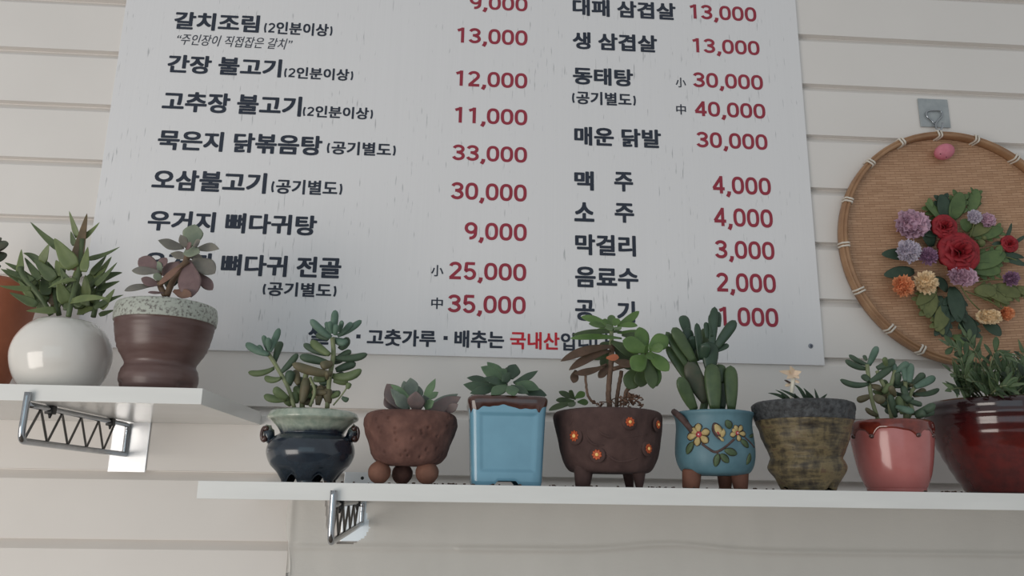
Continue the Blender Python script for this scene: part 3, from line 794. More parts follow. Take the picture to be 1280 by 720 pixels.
# --- rough pot on ball feet
p = Pot('rough reddish-brown clay pot on round ball feet with a grey-green rosette', 511, -0.24, RTOP, [(24, 582), (38, 577.5), (47, 567), (53, 549), (57, 534), (57.5, 523), (54.5, 514.5), (50, 511.5)])
pits = [(random.uniform(PI, 2*PI), random.uniform(0.03, 0.088)) for _ in range(34)]
def pit(r, th, z):
    r += 0.0022*noise.noise((math.cos(th)*2, math.sin(th)*2, z*30))+0.0008*noise.noise((math.cos(th)*8, math.sin(th)*8, z*130))
    for a, b in pits:
        d2 = ((th-a)*0.055)**2+(z-b)**2
        if d2 < 0.00006: r -= 0.0034*math.exp(-d2/0.0000035)-0.0010*math.exp(-d2/0.000014)
    return r
p.full = densify(p.prof, 14); p.body('roughclay', seg=300, fr=pit)
for u, v, r, d, m in ((474.5, 587, 14.2, -0.012, 'footclay'), (534, 588, 14.5, -0.012, 'footclay'), (503, 590, 13, 0.02, 'roughclay')):
    mb = MB(); q = P(u, v, p.yc+d); rr = r*mpp(u, v, p.yc+d); q.z = p.zs+rr*0.98
    ball(mb, q, rr, m, 20, 14, (1, 1, 1), None, lambda d: 1+0.06*noise.noise(d*2)); p.deco(mb, 'foot', 'pale clay ball foot' if m == 'footclay' else None)
C = Crop(460, 445, 5.333, -0.24)
mb = MB()
C.leaves(mb, [((230, 350), (125, 185), 130, -0.005, 0.0, 0, 'echep'), ((260, 355), (150, 215), 60, -0.015, -0.02, 0, 'eche'), ((300, 300), (282, 145), 100, 0.01, 0.02, 0, 'eche'), ((265, 270), (238, 165), 58, 0.02, 0.03, 0, 'eche'), ((290, 300), (150, 190), 44, -0.01, -0.01, -6, 'echeg'), ((370, 290), (450, 150), 58, 0, 0.01, 10, 'echeg'), ((395, 290), (470, 240), 44, 0, 0, 0, 'echeg'), ((325, 370), (320, 235), 120, -0.035, -0.05, 0, 'echep'),
              ((380, 350), (600, 252), 86, -0.01, -0.01, 16, 'eche'), ((400, 350), (620, 272), 110, -0.01, -0.02, 20, 'echep'), ((270, 360), (175, 250), 90, -0.03, -0.04, 0, 'eche'), ((200, 360), (115, 260), 120, 0.0, 0.0, 0, 'echep'), ((400, 350), (370, 260), 70, -0.02, -0.03, 0, 'eche'), ((380, 350), (440, 300), 70, -0.03, -0.04, 0, 'echeg'), ((520, 375), (600, 320), 60, -0.02, -0.03, 0, 'echep'), ((310, 320), (340, 200), 90, 0.02, 0.03, 0, 'eche')], 'eche', 'acute', 0.3, cup=0.35)
p.part(mb, 'rosette')

# --- square blue pot
p = Pot('square sky-blue glazed pot with brown dripped rim', 631, -0.24, RTOP, [(44, 603), (44.3, 600), (45, 580), (46, 550), (47, 520), (48, 508), (48.6, 503), (48.6, 498), (47.5, 495.5), (45, 495)])
p.shift_down()
ztop = p.full[-1][1]
def sq(r, th, z):
    c, s_ = abs(math.cos(th)), abs(math.sin(th))
    q = r*0.985/((c**9+s_**9)**(1/9))
    x = q*math.cos(th); y = q*math.sin(th)
    # sunken panel in each face
    lat = abs(x) if s_ > c else abs(y)
    e = min(r*0.74-lat, z-0.016, ztop-0.021-z)
    if e > 0: q *= 1-0.035*min(e/0.003, 1)
    return q
def notch(r, th, z):
    if z < 0.012:
        x = r*math.cos(th)/max(abs(math.sin(th)), 0.2) if abs(math.sin(th)) > 0.7 else (r*math.sin(th)/max(abs(math.cos(th)), 0.2))
        w = 0.0165
        k = max(0, min(1, (w-abs(x))/0.006)); return z+(0.0055*k*k*(3-2*k))*(1-z/0.012)
    return z
extra = [(p.r_at(z), z) for z in [0.002*i for i in range(1, 56)] if z < p.full[-6][1]]
p.full = sorted(set([q for q in p.full if q[1] <= p.full[-6][1]]+extra), key=lambda q: q[1])+[q for q in p.full if q[1] > p.full[-6][1]]
p.body('blueglaze', seg=200, fr=sq, fz=notch, wall=0.006)
mb = MB()
def drip(th): return 0.0135+0.0030*math.exp(-((th-4.05)/0.06)**2)+0.007*math.exp(-((th-5.39)/0.035)**2)+0.0018*math.sin(th*5+1)+0.003*noise.noise((math.cos(th)*5, math.sin(th)*5, 0))+0.006*math.exp(-((th-3.9)/0.03)**2)
K = 200; rows_ = 9; vs = []; fs = []
for i in range(rows_+1):
    t = i/rows_
    for k in range(K):
        th = 2*PI*k/K; d = drip(th)
        z = ztop-d*(1-t)
        r = sq(p.r_at(min(z, ztop-0.0001)), th, z)+0.0011*(math.sin(PI*min(t*1.6, 1)*0.5+0.0) if t > 0 else 0)
        vs.append((p.c.x+r*math.cos(th), p.c.y+r*math.sin(th), p.zs+z+(0.0009 if i == rows_ else 0)))
for i in range(rows_):
    for k in range(K): fs.append((i*K+k, i*K+(k+1) % K, (i+1)*K+(k+1) % K, (i+1)*K+k))
k0 = rows_*K; n0 = len(vs)
for k in range(K):
    th = 2*PI*k/K; r = sq(p.full[-1][0]-0.0045, th, ztop); vs.append((p.c.x+r*math.cos(th), p.c.y+r*math.sin(th), p.zs+ztop+0.0006))
for k in range(K): fs.append((k0+k, k0+(k+1) % K, n0+(k+1) % K, n0+k))
mb.add(vs, fs, 'brownglaze'); p.deco(mb, 'glaze_rim', 'brown dripped glaze')
C = Crop(460, 445, 5.333, -0.24)
mb = MB()
C.leaves(mb, [((930, 170), (793, 40), 82, 0.01, 0.02), ((900, 160), (752, 72), 92, -0.01, -0.015), ((950, 150), (985, 55), 96, 0.01, 0.02), ((940, 150), (925, 75), 70, 0.02, 0.03), ((970, 180), (1133, 98), 52, 0, 0.0, 8), ((930, 195), (770, 145), 62, -0.02, -0.03), ((870, 205), (635, 190), 92, -0.01, -0.015, 16, 'agavd'), ((820, 170), (658, 145), 56, 0.01, 0.01), ((980, 190), (1145, 225), 74, -0.01, -0.02, -10), ((950, 200), (1070, 250), 66, -0.03, -0.045), ((1040, 235), (1192, 262), 74, -0.01, -0.01, 0, 'agavd'),
              ((930, 200), (820, 258), 86, -0.03, -0.05), ((945, 200), (975, 265), 90, -0.04, -0.055), ((850, 215), (680, 250), 70, -0.02, -0.03, 0, 'agavd'), ((910, 150), (870, 85), 88, 0.0, 0.005), ((940, 170), (900, 120), 90, -0.02, -0.025)], ['agav', 'agav', 'agavd'], 'acute', 0.3, cup=0.35)
p.part(mb, 'rosette')

# --- umber pot with orange flowers
p = Pot('umber bark-textured pot with orange flower dots and leafy aeonium', 761, -0.225, RTOP, [(38, 591), (50, 588), (58, 576), (63, 560), (65.5, 542), (68, 524), (68.5, 515), (66, 510), (62, 508.5)])
def lump(r, th, z):
    return r+0.0035*noise.noise((math.cos(th)*1.6, math.sin(th)*1.6, z*18+4))+0.0009*noise.noise((math.cos(th)*9, math.sin(th)*9, z*50))
p.body('barkclay', seg=128, fr=lump)
for u0, u1, u2, u3, d in ((717, 742, 719, 737.5, -0.022), (777, 792, 782, 792, 0.035), (789, 808, 794.5, 803.5, -0.022)):
    mb = MB(); ub = (u2+u3)/2; ut = (u0+u1)/2
    b = P(ub, 606, p.yc+d); t = P(ut, 586, p.yc+d); b.z = p.zs
    rb = (u3-u2)/2*mpp(ub, 606, p.yc+d); rt = (u1-u0)/2*mpp(ut, 586, p.yc+d)
    tube(mb, [b, b+Vector((0, 0, 0.001)), b.lerp(t, 0.5), t, t+(t-b)*0.35], [rb*0.92, rb, (rb+rt)/2, rt, rt*1.05], 'barkclay', 18); p.deco(mb, 'leg')
cc = Crop(680, 495, 6, 0)
for a, b, s_ in ((235, 300, 1.1), (400, 440, 1.0), (640, 195, 0.95), (845, 215, 0.85), (775, 395, 0.95)):
    q, nr = p.on(680+a/6, 495+b/6, 0.0005)
    mb = MB(); rot = Vector((0, 0, 1)).rotation_difference(nr).to_matrix()
    for r, h, m in ((0.0105*s_, 0.0016, 'barkclay'),):
        ball(mb, q, r, m, 20, 8, (1, 1, 0.22), rot)
    for k in range(9):
        a_ = 2*PI*k/9; dd = rot @ Vector((math.cos(a_), math.sin(a_), 0))
        leaf(mb, q+nr*0.0022+dd*0.0012, q+nr*0.0026+dd*0.0064*s_, 0.0042, 'orange', 'oval', 0.3, None, nr, n=5, seg=6)
    ball(mb, q+nr*0.003, 0.0023*s_, 'yellowdot', 10, 8, (1, 1, 0.6), rot); p.deco(mb, 'flower', 'orange flower relief')
for path in ([(370, 95), (385, 190), (420, 270), (500, 308), (640, 305), (780, 285)], [(300, 100), (310, 200), (320, 300), (370, 360), (450, 370)], [(220, 100), (215, 170), (190, 230)], [(560, 200), (600, 250), (680, 250)], [(460, 430), (560, 490), (700, 470)]):
    mb = MB(); pts = [p.on(680+a/6, 495+b/6, -0.0006)[0] for a, b in path]
    pts = smooth_path(pts, 6); n = len(pts); tube(mb, pts, [0.0019*math.sin(PI*(i+0.5)/n)**0.5 for i in range(n)], 'barkclay', 8); p.deco(mb, 'bark_ridge')
C = Crop(680, 380, 5.141, -0.225)
mb = MB()
for a, r, m in (([(420, 670), (415, 540), (430, 400), (440, 240)], 0.0038, 'stemb'), ([(465, 660, 0.01), (475, 560, 0.01), (500, 430, 0.01)], 0.0028, 'stemb'), ([(320, 640, -0.01), (280, 580, -0.015), (265, 450, -0.015)], 0.0018, 'stemb'), ([(520, 650, 0.0), (530, 560, 0.0), (600, 500, 0)], 0.0028, 'stemb'), ([(440, 420), (560, 380), (655, 310, -0.03)], 0.003, 'stemb'), ([(430, 300), (435, 160)], 0.003, 'stemg'), ([(265, 450, -0.015), (330, 420, -0.01), (400, 390)], 0.002, 'stemb')):
    pts = smooth_path([C.p(*q) for q in a], 8); tube(mb, [q+Vector((random.uniform(-1, 1)*0.0004, 0, 0)) for q in pts], r, m)
p.part(mb, 'stem')
mb = MB()
C.leaves(mb, [((430, 145), (238, 82), 58, 0, 0.01, -8), ((430, 145), (288, 128), 52, -0.01, -0.03), ((440, 140), (430, 70), 54, 0.01, 0.03), ((470, 135), (612, 46), 52, 0, 0.01, 12), ((470, 145), (602, 140), 46, -0.01, -0.02, -8), ((450, 150), (400, 160), 60, -0.03, -0.05), ((440, 140), (370, 110), 56, -0.02, -0.03), ((450, 140), (480, 95), 56, -0.01, -0.01), ((450, 150), (490, 165), 50, -0.03, -0.05)], 'aeon', 'spat', 0.2, cup=0.35)
p.part(mb, 'rosette', 'uppermost rosette of green leaves')
mb = MB()
C.leaves(mb, [((500, 178), (178, 200), 42, 0, 0, -10), ((470, 180), (330, 168), 40, 0.01, 0.02), ((500, 222), (168, 222), 48, -0.01, -0.02, -12), ((470, 185), (650, 185), 46, 0.01, 0.01), ((460, 275), (107, 368), 62, -0.01, -0.03, -26, 'aeonb'), ((430, 300), (160, 425), 58, -0.01, -0.02, -20, 'aeonb'), ((205, 425), (188, 508), 55, -0.01, -0.02, 0, 'aeonb'), ((390, 400), (195, 450), 52, -0.01, -0.02, 8, 'aeonb'), ((430, 330), (300, 345), 52, 0.01, 0.02, 0, 'aeond'), ((420, 400), (350, 475), 54, 0.0, 0.0, 0, 'aeonb'),
              ((430, 240), (610, 340), 84, -0.01, -0.01, 0, 'aeond'), ((400, 345), (482, 345), 52, -0.03, -0.04, 0, 'aeono'), ((450, 365), (575, 395), 62, -0.02, -0.03, 0, 'aeonb'), ((500, 200), (640, 215), 62, 0, 0, 0, 'aeond'), ((430, 250), (350, 290), 64, 0, 0.01, 0, 'aeond'), ((450, 270), (560, 420), 100, 0.01, 0.02, 0, 'aeond'), ((440, 300), (380, 420), 90, 0.01, 0.02, 0, 'aeond')], ['aeond', 'aeond', 'aeon'], 'spat', 0.2, cup=0.25)
p.part(mb, 'old_leaves', 'lower layer of dull brownish leaves')
mb = MB()
C.leaves(mb, [((670, 305), (505, 235), 112, -0.03, -0.035), ((655, 300), (612, 148), 96, -0.025, -0.02), ((670, 295), (795, 210), 112, -0.03, -0.03), ((670, 310), (802, 430), 96, -0.03, -0.04), ((655, 330), (565, 420), 120, -0.035, -0.045), ((670, 340), (700, 545), 90, -0.03, -0.04, 0, 'aeond'), ((680, 340), (728, 525), 92, -0.03, -0.03), ((610, 400), (535, 545), 116, -0.01, -0.01, 0, 'aeond'), ((625, 410), (620, 535), 96, -0.015, -0.015, 0, 'aeond'), ((680, 295), (770, 272), 66, -0.04, -0.05), ((660, 310), (650, 270), 56, -0.04, -0.055), ((665, 315), (690, 360), 56, -0.04, -0.055), ((715, 490), (725, 530), 34, -0.03, -0.03, 0, 'dark')], 'aeon', 'spat', 0.2, cup=0.2, face=(0.1, -1, 0.1))
p.part(mb, 'rosette', 'bright green rosette facing the room')
mb = MB()
C.leaves(mb, [((205, 612), (95, 562), 40), ((200, 605), (262, 568), 48), ((195, 625), (76, 618), 44), ((195, 640), (30, 685), 42, -0.02, -0.05, -10), ((215, 630), (285, 632), 44), ((195, 605), (160, 558), 44), ((200, 630), (160, 660), 44, -0.02, -0.04)], ['aeon', 'aeond'], 'spat', 0.2, cup=0.3)
p.part(mb, 'rosette', 'small rosette at the pot rim')
mb = MB()
for i in range(60):
    a = random.gauss(540, 40) if i < 40 else random.uniform(290, 640); b = random.uniform(575, 640) if i < 40 else random.uniform(615, 645)
    d = random.uniform(-0.04, 0.02); q = C.p(a, b, d); pts = [q]
    for k in range(3): q = q+Vector((random.uniform(-1, 1), random.uniform(-1, 1), random.uniform(-0.8, 0.5)))*0.005; pts.append(q)
    tube(mb, smooth_path(pts, 3), 0.0008, 'root', 5)
tag(p.part(mb, 'dry_rootlets'), kind='stuff')

# --- teal pot with painted blossom
p = Pot('teal pot with painted cream blossoms and a butterfly on brown legs', 895, -0.238, RTOP, [(28, 594), (41, 590.5), (47.5, 581), (50.5, 566), (50, 550), (48, 532), (48.5, 520), (50.5, 514), (50, 511.5), (47, 511)])
p.body('teal', fr=wob(0.0008, 2, 3))
for u0, u1, u2, u3, d in ((852.5, 877, 853, 874, -0.013), (896, 916, 899, 914, 0.022), (913, 936, 917, 934.5, -0.013)):
    mb = MB(); ub = (u2+u3)/2; ut = (u0+u1)/2
    b = P(ub, 609, p.yc+d); t = P(ut, 590, p.yc+d); b.z = p.zs
    rb = (u3-u2)/2*mpp(ub, 609, p.yc+d); rt = (u1-u0)/2*mpp(ut, 590, p.yc+d)
    tube(mb, [b, b+Vector((0, 0, 0.0015)), b.lerp(t, 0.5), t, t+(t-b)*0.12], [rb*0.9, rb, (rb+rt)/2, rt*0.97, rt*0.9], 'legclay', 18); p.deco(mb, 'leg', 'brown clay leg')
def onp(a, b, l=0.0006): return p.on(835+a/6, 500+b/6, l)
def relief(mb, a, b, w, m, kind='oval', lift=0.0006, th=0.3):
    q0, n0 = onp(*a, lift); q1, n1 = onp(*b, lift)
    leaf(mb, q0, q1, w/6*mpp(895, 550, p.yc-0.05), m, kind, th, (n0+n1)*0.0006, n0+n1, n=6, seg=6)
for (cx, cy_), tips, w in (((232, 258), [(226, 172), (316, 232), (302, 322), (214, 348), (142, 284), (170, 215)], 52), ((520, 248), [(500, 186), (556, 190), (584, 258), (534, 312), (464, 266), (478, 218)], 36)):
    mb = MB()
    for t in tips: relief(mb, (cx+(t[0]-cx)*0.15, cy_+(t[1]-cy_)*0.15), t, w+12, 'twig', 'spat', 0.0001, 0.2); relief(mb, (cx+(t[0]-cx)*0.15, cy_+(t[1]-cy_)*0.15), (cx+(t[0]-cx)*0.95, cy_+(t[1]-cy_)*0.95), w, 'petal', 'spat', 0.0009)
    q, nr = onp(cx, cy_, 0.0014); rot = Vector((0, 0, 1)).rotation_difference(nr).to_matrix()
    ball(mb, q, w*0.00008, 'pinkdot', 12, 8, (1, 1, 0.5), rot); ball(mb, q+nr*0.0012, w*0.00003, 'whitedot', 8, 6, (1, 1, 0.7), rot); p.deco(mb, 'blossom', 'cream painted blossom')
mb = MB(); relief(mb, (395, 285), (345, 170), 78, 'twig', 'oval', 0.0001, 0.2); relief(mb, (395, 270), (352, 178), 60, 'petal', 'oval'); relief(mb, (405, 280), (415, 215), 40, 'petal', 'oval'); relief(mb, (375, 275), (420, 308), 22, 'petal', 'finger', 0.001); relief(mb, (360, 225), (385, 262), 14, 'pinkdot', 'oval', 0.0016); relief(mb, (350, 265), (400, 305), 12, 'twig', 'oval', 0.0016); p.deco(mb, 'butterfly', 'cream painted butterfly')
mb = MB()
for path, w in (([(255, 330), (300, 362), (355, 390), (420, 360), (495, 295)], 0.0016), ([(575, 280), (615, 318), (645, 355)], 0.0012), ([(355, 390), (390, 410), (440, 430)], 0.0008), ([(45, 88), (95, 130), (145, 185), (190, 240)], 0.0042)):
    tube(mb, smooth_path([onp(a, b, -0.0002)[0] for a, b in path], 6), w, 'twig', 8)
p.deco(mb, 'branch', 'brown painted branch')
mb = MB()
for a, b, w in (((190, 315), (140, 405), 52), ((470, 215), (436, 150), 52), ((425, 375), (518, 405), 52), ((375, 405), (355, 500), 44), ((395, 405), (455, 470), 48), ((545, 300), (605, 355), 44), ((615, 400), (590, 485), 44), ((610, 275), (640, 260), 22)):
    relief(mb, a, b, w+8, 'twig', 'oval', 0.0001, 0.2); relief(mb, a, b, w, 'leafslip', 'oval')
p.deco(mb, 'painted_leaves', 'green painted leaves')
C = Crop(810, 375, 4.8, -0.238)
J_ = ['jade', 'jade', 'jadel']
lo = [((280, 660), (185, 462), 84, -0.02, -0.035, 8, 'jadel'), ((350, 610), (238, 372), 110, -0.01, -0.02, 10, 'jader'), ((400, 660), (380, 380), 100, -0.02, -0.02, 0, 'jadel'), ((500, 660), (495, 392), 84, -0.01, -0.01, 0, 'jadel'), ((440, 660), (450, 410), 76, 0.015, 0.02, 0, 'jade'), ((300, 560), (110, 275), 66, 0.0, 0.0, 0, 'jadel'), ((340, 600), (290, 440), 90, 0.01, 0.01, 0, 'jader'), ((440, 500), (420, 385), 84, 0.0, 0.0, 0, 'jadel')]
hi_ = [((250, 420), (108, 190), 62), ((275, 370), (148, 165), 80), ((240, 210), (208, 92), 66, None, None, 0, 'jade'), ((260, 380), (232, 165), 76), ((315, 360), (292, 137), 48), ((375, 390), (330, 170), 58), ((370, 420), (372, 250), 104, -0.01, -0.01), ((380, 300), (400, 40), 56, -0.01, -0.01), ((355, 230), (348, 132), 38), ((385, 220), (376, 85), 44), ((405, 290), (525, 122), 64, -0.01, -0.02), ((395, 310), (485, 268), 38), ((270, 300), (270, 215), 60), ((425, 160), (418, 70), 40), ((290, 370), (250, 270), 80), ((330, 350), (350, 260), 70)]
mb = MB()
for a in ([(330, 670), (340, 580), (300, 440), (250, 330)], [(400, 670, 0.01), (390, 480, 0.01), (370, 330)]): tube(mb, smooth_path([C.p(*q) for q in a], 6), 0.0052, 'jadel')
p.part(mb, 'stem')
mb = MB(); C.leaves(mb, lo, J_, 'finger', 0.5, cup=0.25); p.part(mb, 'foliage', 'lower lighter green leaves')
mb = MB(); C.leaves(mb, hi_, ['jade', 'jade', 'jade', 'jadel'], 'finger', 0.5, cup=0.25); p.part(mb, 'foliage', 'upper dark green leaves')

# --- olive bark pot
p = Pot('olive bark-textured pot with charcoal crusty rim and small pale flower', 1011, -0.252, RTOP, [(34, 616), (36, 609), (41, 599), (48, 589), (50, 582), (48, 575), (46, 570.5), (49, 562), (55, 546), (59, 531), (62.2, 521), (63, 518.5), (64.3, 509), (65, 501), (63, 498), (60, 497)])
p.shift_down()
zz = p.prof[10][1]
def barkw(r, th, z):
    a = 0.0014*noise.noise((math.cos(th)*3, math.sin(th)*3, z*90))+(0.0014*noise.noise((math.cos(th)*16, math.sin(th)*16, z*220)) if z > zz else 0.0)
    if z < 0.014: a -= 0.007*math.exp(-((th-5.25)/0.10)**2)*(1-z/0.014)
    return r+a
def toes(r, th, z):
    if z < 0.010: return z+0.006*math.exp(-((th-5.2)/0.16)**2)*(1-z/0.010)+0.004*math.exp(-((th-3.3)/0.2)**2)*(1-z/0.01)
    return z
extra = [(p.r_at(z), z) for z in [0.0018*i for i in range(1, 70)] if z < p.full[-1][1]-0.004]
p.full = sorted([q for q in p.full[:-8]]+extra, key=lambda q: q[1]); p.full = [q for q in p.full if q[1] < p.prof[-2][1]]+[(p.prof[-2][0], p.prof[-2][1]), (p.prof[-1][0], p.prof[-1][1])]
p.body('bark', seg=128, fr=barkw, fz=toes, split=(zz, 'bark', 'stonerim'), wall=0.007)
C = Crop(930, 440, 8.533, -0.252)
mb = MB()
C.leaves(mb, [((500, 530), (255, 438), 60, -0.02, -0.03, -18), ((500, 520), (335, 405), 52, -0.02, -0.02, -14), ((610, 520), (385, 400), 60, -0.03, -0.04, -10), ((665, 520), (535, 348), 56, -0.02, -0.02, -34), ((745, 520), (635, 385), 64, -0.02, -0.03), ((790, 520), (752, 388), 46, -0.02, -0.02), ((810, 520), (888, 445), 44, -0.03, -0.03), ((700, 520), (660, 420), 70, -0.01, -0.01), ((560, 530), (540, 440), 60, -0.03, -0.04), ((440, 520), (400, 450), 60, -0.03, -0.04)], 'dark', 'lance', 0.3, cup=0.3)
p.part(mb, 'rosette')
M['peach'] = mat('peach_petal', (226, 204, 180), (216, 190, 162), 120, 0.7, sss=0.1); M['cream'] = mat('cream_tube', (228, 222, 206), (212, 206, 190), 120, 0.7)
fl = MB(); c0 = C.p(530, 235, -0.02)
for a, b in ((490, 148), (612, 208), (590, 285), (455, 285), (375, 205)):
    leaf(fl, c0.lerp(C.p(a, b, -0.02), -0.25), C.p(a, b, -0.028), C.w(105), 'peach', 'lance', 0.12, None, (0, -1, 0.2), 0.2)
tube(fl, smooth_path([C.p(530, 260, -0.02), C.p(520, 330, -0.02), C.p(508, 440, -0.02), C.p(500, 520, -0.02)], 5), [C.w(44)/2]*10+[C.w(30)/2]*6, 'cream')
leaf(fl, C.p(500, 330, -0.02), C.p(430, 300, -0.025), C.w(30), 'twig', 'oval', 0.3); leaf(fl, C.p(490, 340, -0.02), C.p(440, 365, -0.025), C.w(36), 'peach', 'oval', 0.3); leaf(fl, C.p(540, 300, -0.02), C.p(590, 330, -0.025), C.w(40), 'peach', 'oval', 0.3)
p.part(fl, 'flower', 'pale peach star flower')

# --- pink pot with toffee drips
p = Pot('salmon-pink pot with toffee-brown dripping glaze rim', 1121, -0.215, RTOP, [(38, 614.5), (38.5, 610), (40, 607.5), (46, 592), (50, 572), (53, 550), (54, 536), (53, 526), (51.5, 523.5), (49, 523)])
p.shift_down(); p.body('pinkglaze')
ztop = p.full[-1][1]; mb = MB(); K = 180; rows_ = 10; vs = []; fs = []
def jd(th):
    u = (th*9/(2*PI)+0.35+0.28*math.sin(th*2+0.6)+0.12*math.sin(th*5)) % 1.0; s_ = 0.5+0.5*math.cos(2*PI*u)
    return 0.0135+0.0095*s_**2.2+0.003*noise.noise((math.cos(th)*3, math.sin(th)*3, 5))
for i in range(rows_+1):
    t = i/rows_
    for k in range(K):
        th = 2*PI*k/K; z = ztop-jd(th)*(1-t); r = p.r_at(min(z, ztop-0.00005))+(0.0009*min(1, t*5) if i < rows_ else 0.0005)
        vs.append((p.c.x+r*math.cos(th), p.c.y+r*math.sin(th), p.zs+z+(0.0006 if i == rows_ else 0)))
for i in range(rows_):
    for k in range(K): fs.append((i*K+k, i*K+(k+1) % K, (i+1)*K+(k+1) % K, (i+1)*K+k))
k0 = rows_*K; n0 = len(vs)
for k in range(K):
    th = 2*PI*k/K; r = p.full[-1][0]-0.004; vs.append((p.c.x+r*math.cos(th), p.c.y+r*math.sin(th), p.zs+ztop+0.0005))
for k in range(K): fs.append((k0+k, k0+(k+1) % K, n0+(k+1) % K, n0+k))
mb.add(vs, fs, 'toffee')
best = [2*PI*i/720 for i in range(720)]
best = [t for i, t in enumerate(best) if jd(t) > jd(best[i-1]) and jd(t) >= jd(best[(i+1) % 720]) and jd(t) > 0.019]
for th in best:
    z = ztop-jd(th)+0.0018; r = p.r_at(z)
    ball(mb, (p.c.x+r*math.cos(th), p.c.y+r*math.sin(th), p.zs+z), 0.0032, 'brownglaze', 12, 8, (1.1, 1.1, 1.0))
p.deco(mb, 'glaze_rim', 'toffee-brown dripped glaze')
C = Crop(1040, 420, 5.333, -0.215)
mb = MB()
for a in ([(310, 570), (265, 420), (240, 250), (235, 190)], [(400, 570), (380, 400), (420, 230)], [(500, 570), (490, 370), (490, 210)], [(380, 400), (320, 280), (300, 230)], [(540, 520, -0.02), (520, 400), (560, 330)]): tube(mb, smooth_path([C.p(*q) for q in a], 6), 0.0027, 'stemg')
p.part(mb, 'stem')
rows = [((245, 195), (303, 68), 48, None, None, 0, 'sedum'), ((240, 195), (112, 126), 38, None, None, 8), ((230, 220), (88, 162), 48, None, None, 10), ((228, 160), (214, 130), 28), ((248, 300), (205, 262), 50), ((245, 318), (53, 292), 46, None, None, 22), ((255, 305), (402, 200), 50, None, None, 6), ((300, 215), (420, 160), 54, None, None, 4), ((365, 205), (348, 142), 38), ((255, 400), (165, 432), 48, None, None, 0, 'sedumr'), ((290, 400), (340, 440), 76, -0.02, -0.03, 0, 'sedumr'), ((305, 530), (222, 482), 38, None, None, 8, 'sedumr'), ((255, 330), (330, 350), 44, None, None, 0, 'sedumr'), ((360, 380), (350, 290), 48)]
mb = MB(); C.leaves(mb, rows, ['sedumd', 'sedumd', 'sedumg'], 'finger', 0.75); p.part(mb, 'leaf_cluster')
rows = [((430, 250), (395, 175), 54, None, None, 0, 'sedum'), ((430, 240), (510, 175), 50, None, None, 0, 'sedum'), ((490, 300), (478, 175), 50, None, None, 0, 'sedum'), ((515, 310), (525, 180), 52, None, None, 0, 'sedum'), ((540, 330), (615, 250), 54, None, None, 0, 'sedumd'), ((555, 340), (685, 270), 56, None, None, 6, 'sedum'), ((545, 385), (716, 352), 40, None, None, 18, 'sedumd'), ((500, 430), (602, 460), 42), ((430, 470), (545, 510), 58, -0.02, -0.04, 0, 'sedum'), ((425, 540), (385, 390), 54, -0.01, -0.02), ((550, 520), (690, 455), 56, -0.02, -0.04, 8, 'sedumd'), ((420, 400), (388, 335), 48, -0.01, -0.02, 0, 'sedumr'), ((470, 400), (525, 430), 54, -0.02, -0.03), ((470, 520), (440, 400), 54), ((510, 450), (470, 330), 50), ((430, 330), (440, 240), 50), ((340, 380), (400, 320), 50), ((560, 540), (620, 505), 54, -0.03, -0.04), ((600, 530), (680, 500), 50, -0.01, -0.01, 0, 'sedumd'), ((490, 560), (520, 480), 60)]
mb = MB(); C.leaves(mb, rows, ['sedumd', 'sedumg', 'sedumd'], 'finger', 0.75)
for i in range(20):
    a = random.uniform(270, 560); b = random.uniform(300, 520); sg = random.choice((-1, 1)); L = random.uniform(45, 90)
    C.leaves(mb, [((a, b), (a+sg*L, b-random.uniform(-15, 60)), random.uniform(38, 52), random.uniform(0.0, 0.015), random.uniform(0.005, 0.03), random.uniform(4, 16))], ['sedumd', 'sedumr', 'sedumg', 'sedumd'], 'finger', 0.75)
p.part(mb, 'leaf_cluster')

# --- large oxblood pot
M['oxblood'] = banded('oxblood_glaze', (104, 26, 20), (48, 22, 26), 0.088, 0.03, 20, 0.02, 0.16, (84, 22, 18), (40, 20, 25), 0.6)
p = Pot('large glossy oxblood-red pot at the right end of the lower shelf', 1262, -0.16, RTOP, [(55, 616), (59, 612), (72, 589), (85, 562), (94, 537), (98, 517), (99, 507), (98, 499), (95.5, 494), (91, 492.5)])
p.shift_down()
def rings(r, th, z): return r+0.0006*math.sin(z*420)
p.body('oxblood', seg=96, fr=rings, wall=0.008)
C = Crop(1040, 420, 5.333, -0.16)
def frond(mb, pts, n, ll, lw, m, stem):
    path = smooth_path(pts, 6); tube(mb, path, [0.0016*(1-0.6*i/len(path)) for i in range(len(path))], stem, 6)
    L = len(path)
    for i in range(n):
        t = 0.15+0.85*i/n; k = min(int(t*(L-1)), L-2); q = path[k]; d = (path[k+1]-path[k]).normalized()
        side = d.cross(Vector((0, -1, 0.3))).normalized()
        for s_ in (-1, 1):
            e = q+(side*s_*random.uniform(0.6, 1.0)+d*random.uniform(0.5, 0.9)+Vector((0, random.uniform(-0.5, 0.5), random.uniform(-0.1, 0.3))))*ll*(1-0.35*t)
            leaf(mb, q, e, lw, random.choice(m), 'lance' if random.random() < 0.6 else 'spat', 0.16, None, (random.uniform(-0.5, 0.5), -1, random.uniform(0.1, 0.9)), 0.3, n=6, seg=6)
    leaf(mb, path[-1], path[-1]+(path[-1]-path[-2]).normalized()*ll, lw, random.choice(m), 'lance', 0.18, None, None, 0.3, n=6, seg=6)
